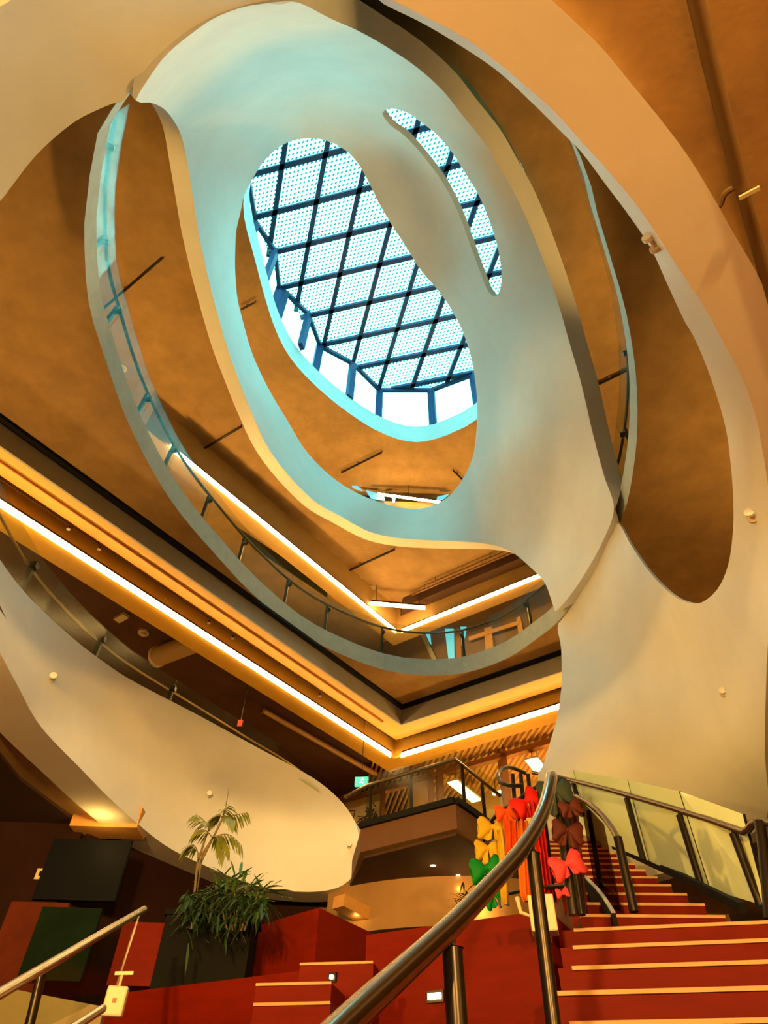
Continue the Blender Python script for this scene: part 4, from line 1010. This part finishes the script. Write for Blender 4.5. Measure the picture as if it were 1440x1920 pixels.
def frond(base, tip, bend, nl, L, w, mbl, mbs, rng, r=.005):
    base, tip = Vector(base), Vector(tip); pts = [base.lerp(tip, t) + Vector((0, 0, bend * math.sin(t * math.pi))) for t in [i / 10 for i in range(11)]]
    mbs.tube(pts, [r * (1 - .06 * i) for i in range(11)], 5)
    for i in range(nl):
        t = .25 + .75 * i / max(1, nl - 1); k = min(9, int(t * 10)); p = pts[k].lerp(pts[k + 1], t * 10 - k); ax = (pts[k + 1] - pts[k]).normalized()
        sd = ax.cross(Vector((0, 0, 1)));
        if sd.length < .1: sd = Vector((1, 0, 0))
        sd.normalize()
        for s in (-1, 1):
            leaflet(mbl, p, ax * .55 + sd * s * (.9 - .5 * t) - Vector((0, 0, .35 + rng.random() * .3)), L * (.75 + .4 * math.sin(t * math.pi)), w, L * .45)
rng = random.Random(5)
PY = 6.0
pl = thing('planter_box', 'black planter box behind the dark seating at the left', 'planter', Y(385, 1840, PY))
c = Y(385, 1790, PY + .2)
MB().box((c.x, c.y + .1, c.z), (.72, .4, .52)).build('box', POT, pl); MB().box((c.x, c.y + .1, c.z + .27), (.76, .44, .04)).build('rim', POT, pl)
MB().box((c.x, c.y + .1, c.z - .75), (.5, .3, 1.0)).build('plinth', POT, pl)
MB().box((c.x, c.y + .1, c.z + .285), (.70, .38, .02)).build('soil', DKLEAF, pl)
palm = thing('palm_plant', 'tall thin palm with feathery fronds against the cream parapet', 'plant', Y(355, 1745, PY))
stems, leaf = MB(), MB()
for (bx, by), (mx_, my_), (tx, ty) in (((356, 1740), (375, 1620), (417, 1535)), ((356, 1742), (380, 1600), (400, 1570)), ((358, 1740), (370, 1620), (388, 1562)), ((360, 1742), (372, 1640), (372, 1600))):
    P = smooth_curve([tuple(Y(bx, by, PY)), tuple(Y(mx_, my_, PY)), tuple(Y(tx, ty, PY))], .08); stems.tube([Vector(p) for p in P], .010, 6)
stems.tube([Y(417, 1535, PY), Y(424, 1508, PY), Y(429, 1478, PY)], [.007, .005, .002], 5)
FR = [((417, 1533), (462, 1524), 0), ((417, 1533), (440, 1542), .03), ((417, 1533), (398, 1534), .03), ((416, 1533), (428, 1512), 0), ((394, 1556), (368, 1528), .02), ((398, 1571), (366, 1560), .04),
      ((398, 1571), (452, 1585), .06), ((398, 1571), (428, 1590), .05), ((395, 1575), (420, 1602), .07), ((372, 1602), (349, 1590), .05)]
for k, (b_, t_, bd) in enumerate(FR):
    frond(Y(*b_, PY), Y(*t_, PY + rng.uniform(-.15, .15)), bd, 8, .105, .011, leaf, stems, rng, .005)
stems.build('stems', STEM, palm, True); leaf.build('fronds', LEAFY, palm)
bush = thing('bushy_palm', 'low bushy plant with long pointed green leaves under the thin palm', 'plant', Y(455, 1720, PY - .1))
leaf = MB(); st_ = MB()
for k in range(95):
    cx, cy = rng.choice([(405, 1662), (440, 1650), (462, 1660), (485, 1672), (430, 1680), (470, 1690)])
    b_ = Y(cx + rng.uniform(-14, 14), cy + rng.uniform(-6, 12), PY - .1 + rng.uniform(-.15, .15)); an = rng.uniform(0, 2 * math.pi); el = rng.uniform(-.35, 1.1)
    leaflet(leaf, b_, (math.cos(an) * math.cos(el), math.sin(an) * .7 * math.cos(el), math.sin(el)), rng.uniform(.14, .26), .014, .06)
for cx, cy in ((405, 1662), (440, 1650), (462, 1660), (485, 1672), (430, 1680), (470, 1690)):
    st_.tube([Y(440 + (cx - 440) * .4, 1745, PY - .05), Y(cx, cy, PY - .1)], .008, 6)
st_.build('stems', STEM, bush, True); leaf.build('leaves', LEAF, bush)
fern = thing('hanging_fern', 'dark feathery foliage spilling over the black planter', 'plant', Y(420, 1735, PY))
leaf = MB()
for k in range(420):
    cx = rng.uniform(350, 500); cy = 1668 + abs(rng.gauss(0, 1)) * 32 + (14 if cx > 460 else 0)
    if cx > 455 and cy > 1712: continue
    b_ = Y(cx, min(cy, 1770), PY - .12 + rng.uniform(-.2, .15))
    leaflet(leaf, b_, (rng.uniform(-1, 1), rng.uniform(-.8, .4), rng.uniform(-.7, .4)), rng.uniform(.07, .15), .011, .07)
leaf.build('fronds', DKLEAF, fern)
sp_ = thing('small_plant', 'small dark plant with thin leaves in front of the glowing wall', 'plant', Y(872, 1712, 6.3))
leaf = MB()
for k in range(34):
    b_ = Y(866 + rng.uniform(-12, 20), 1688 + rng.uniform(-16, 14), 6.3); an = rng.uniform(0, 6.28)
    leaflet(leaf, b_, (math.cos(an), .3 * math.sin(an), rng.uniform(.1, 1.2)), rng.uniform(.08, .17), .009, .05)
leaf.build('leaves', DKLEAF, sp_); MB().tube([Y(873, 1745, 6.3), Y(873, 1690, 6.3)], .02, 6).build('stem', STEM, sp_)
q = Y(873, 1735, 6.3); MB().tube([Vector((q.x, q.y, 0)), q], [.12, .16], 14).build('pot', POT, sp_, True)

# ================================================================== GROUND FLOOR BACK, LEFT WALL AND SMALL FITTINGS
struct(MB().box((1.3, 10.3, EYE + 1.1), (7.5, .15, 5.2)).build('wall_ground_back', mat('brown_back_wall', (.24, .12, .05), .7, var=.2, scale=1.5)))
cb = smooth_curve([(-.6, 9.6), (.3, 9.1), (1.4, 8.9), (2.6, 9.2), (3.6, 9.9)], .15)
struct(MB().prism([tuple(p) for p in cb] + [(3.6, 10.25), (-.6, 10.25)], EYE + 2.35, EYE + 2.93).build('beam_curved_bulkhead', mat('tan_bulkhead', (.34, .18, .06), .7, var=.1, scale=2)))
lamp('downlight_lamp', (1.35, 8.75, EYE + 2.5), 7, .05)
lamp('downlight_lamp', (-.2, 9.2, EYE + 2.5), 2.5, .05)
def downlight(px, py, h, r, label):
    p = H(px, py, h); th = thing('downlight', label, 'light', p, 'downlights under the balcony')
    MB().tube([p, p + Vector((0, 0, .03))], r, 16).build('lens', LEDC, th); MB().tube([p + Vector((0, 0, .004)), p + Vector((0, 0, .05))], r * 1.35, 16).build('trim_ring', DARKMETAL, th)
    lamp('downlight_lamp', p - Vector((0, 0, .15)), .7, .03)
downlight(812, 1623, 2.90, .04, 'round downlight under the balcony nearest the balcony point')
downlight(859, 1641, 2.90, .03, 'smaller round downlight under the balcony beside the green bow')
th = thing('door_1', 'pale door panel in a dark frame far under the balcony', 'door', (.6, 10.1, 0), kind='structure')
dv = [Y(728, 1692, 10.1), Y(806, 1690, 10.1)]
for nm, M, p0, p1, dep in (('frame', BLACK, (722, 1684), (812, 1760), .06), ('panel', mat('tan_door', (.30, .19, .10), .6), (730, 1694), (800, 1760), .08)):
    a, b = Y(*p0, 10.18), Y(*p1, 10.18); MB().box(((a.x + b.x) / 2, 10.2 - dep / 2, (a.z + b.z) / 2), (abs(b.x - a.x), dep, abs(a.z - b.z))).build(nm, M, th)
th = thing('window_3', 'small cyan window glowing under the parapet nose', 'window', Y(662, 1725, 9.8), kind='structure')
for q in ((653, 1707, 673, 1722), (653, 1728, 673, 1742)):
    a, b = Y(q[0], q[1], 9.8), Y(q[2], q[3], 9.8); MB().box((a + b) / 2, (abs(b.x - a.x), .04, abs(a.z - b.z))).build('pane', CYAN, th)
a, b = Y(649, 1702, 9.83), Y(677, 1747, 9.83); MB().box((a + b) / 2, (abs(b.x - a.x), .04, abs(a.z - b.z))).build('frame', BLACK, th)
a, b = Y(635, 1690, 9.0), Y(720, 1735, 9.6)
struct(MB().bar(a, b, .2, .14).build('beam_timber', WOOD))
# dark wall at the left with its panel, plate and lit recess
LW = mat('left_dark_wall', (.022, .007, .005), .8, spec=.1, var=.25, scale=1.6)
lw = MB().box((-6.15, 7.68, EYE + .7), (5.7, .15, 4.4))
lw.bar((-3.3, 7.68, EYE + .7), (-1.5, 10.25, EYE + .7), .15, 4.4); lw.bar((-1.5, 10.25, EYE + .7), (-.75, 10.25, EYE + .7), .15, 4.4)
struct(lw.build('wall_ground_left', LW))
def wall_box(name, x0, y0, x1, y1, yy, dep, M, label=None, cat=None, parent=None):
    a, b = Y(x0, y0, yy), Y(x1, y1, yy)
    o = MB().box(((a.x + b.x) / 2, yy + dep / 2, (a.z + b.z) / 2), (abs(b.x - a.x), dep, abs(b.z - a.z))).build(name, M, parent)
    return tag(o, label, cat) if label else o
wall_box('wall_screen', 102, 1572, 214, 1690, 7.54, .06, mat('blue_black_screen', (.004, .005, .009), .6, spec=.08), 'dark blue black screen on the brown wall at the left', 'screen')
th = thing('wall_controller', 'small pale square control plate on the dark left wall', 'control plate', Y(79, 1638, 7.58))
wall_box('plate', 71, 1628, 88, 1649, 7.57, .03, CREAM, parent=th); wall_box('display', 75, 1633, 84, 1642, 7.555, .02, BLACK, parent=th)
a, b = Y(172, 1545, 7.6), Y(232, 1575, 7.6)
struct(MB().box(((a.x + b.x) / 2, 7.6, (a.z + b.z) / 2 + .1), (.75, .35, .22)).build('beam_lit_timber', WOOD))
lamp('recess_lamp', Y(178, 1560, 7.2), 5, .05)
# dark timber and glass pieces behind the left rail
wall_box('timber_cabinet', 232, 1728, 300, 1850, 6.6, .4, TIMBER, 'red brown timber cabinet behind the left handrail', 'cabinet')
wall_box('hanging_banner', 22, 1690, 74, 1860, 7.4, .05, mat('rust_banner', (.10, .018, .007), .8, spec=.1, var=.3, scale=3), 'rust coloured hanging cloth on the dark wall at the far left', 'banner')
wall_box('green_screen', 80, 1700, 150, 1840, 7.3, .05, mat('dark_green_cloth', (.004, .014, .006), .8, spec=.1, var=.4, scale=3), 'dark green panel behind the left handrail', 'panel')

# small white spot fittings on the curved plaster
def spot(px, py, surf, label):
    p = H(px, py, SURF[surf](px, py)); d = (Vector((0, 0, EYE)) - p); d.z = 0; d.normalize()
    th = thing('wall_sprinkler', label, 'sprinkler', p, 'small white sprinklers on the curved plaster')
    MB().tube([p, p + d * .06], .014, 8).build('stem', CREAM, th, True); MB().tube([p + d * .055, p + d * .075], .032, 12).build('deflector', WHITE, th)
    MB().tube([p - d * .01, p + d * .008], .035, 12).build('escutcheon', CREAM, th)
spot(1232, 462, 'wall_right_curved', 'small white sprinkler on the thin cream band high at the right')
spot(1412, 972, 'wall_right_curved', 'small white sprinkler on the cream wall beside the right opening')
spot(1357, 1301, 'wall_right_curved', 'small white sprinkler on the broad cream wall above the stairs')
spot(97, 1273, 'wall_parapet', 'small white sprinkler at the upper left of the parapet')
spot(392, 1491, 'wall_parapet', 'small white sprinkler on the parapet above the thin palm')
spot(655, 1586, 'wall_parapet', 'small white sprinkler near the rounded nose of the parapet')

# pipes on the first ceiling at the upper right
th = thing('ceiling_pipe', 'long dark brown pipe on the orange ceiling at the upper right', 'pipe', H(1380, 330, 2.85))
DP = mat('dark_brown_pipe', (.15, .085, .025), .6)
MB().tube([H(1296, -40, 2.86), H(1330, 110, 2.86), H(1385, 330, 2.86), H(1440, 530, 2.86), H(1470, 640, 2.86)], .028, 10).build('pipe_run', DP, th, True)
MB().tube([Vector(p) for p in smooth_curve([tuple(H(1335, 392, 2.88)), tuple(H(1350, 384, 2.88)), tuple(H(1357, 366, 2.88)), tuple(H(1368, 356, 2.88)), tuple(H(1388, 348, 2.87))], .01)], .013, 8).build('branch_elbow', DP, th, True)
for q0, q1 in (((1386, 372), (1424, 352)),):
    MB().bar(H(*q0, 2.82), H(*q1, 2.82), .016, .012).build('clamp', CREAM, th)

struct(MB().prism([(-9, 3), (-3.7, 3), (-3.65, 6.5), (-3.1, 8.7), (-1.5, 10.1), (-.4, 9.9), (-.12, 8.42), (.93, 7.62), (1.58, 8.5), (2.4, 9.35), (4, 9.9), (4, 15.9), (-9, 15.9)], EYE + 2.9, EYE + 2.935).build('ceiling_shade_under_balcony', mat('soffit_shade', (.055, .02, .01), .8, var=.2, scale=2)))  # dark sheet over the concrete slab; the shade is put into its colour

p = Y(450, 1356, 9.6)
th = thing('exit_light', 'tiny red lit sign in the dark space above the parapet', 'sign', p)
MB().box(p, (.07, .03, .10)).build('lit_face', mat('red_lit_sign', (.6, .05, .02), .5, emit=(1, .07, .02), est=.7), th)
MB().box(p + Vector((0, .03, 0)), (.09, .03, .12)).build('housing', DARKMETAL, th); MB().bar(p + Vector((0, .03, .05)), Vector((p.x, p.y + .03, EYE + 6.45)), .012, .012).build('suspension_rod', DARKMETAL, th)
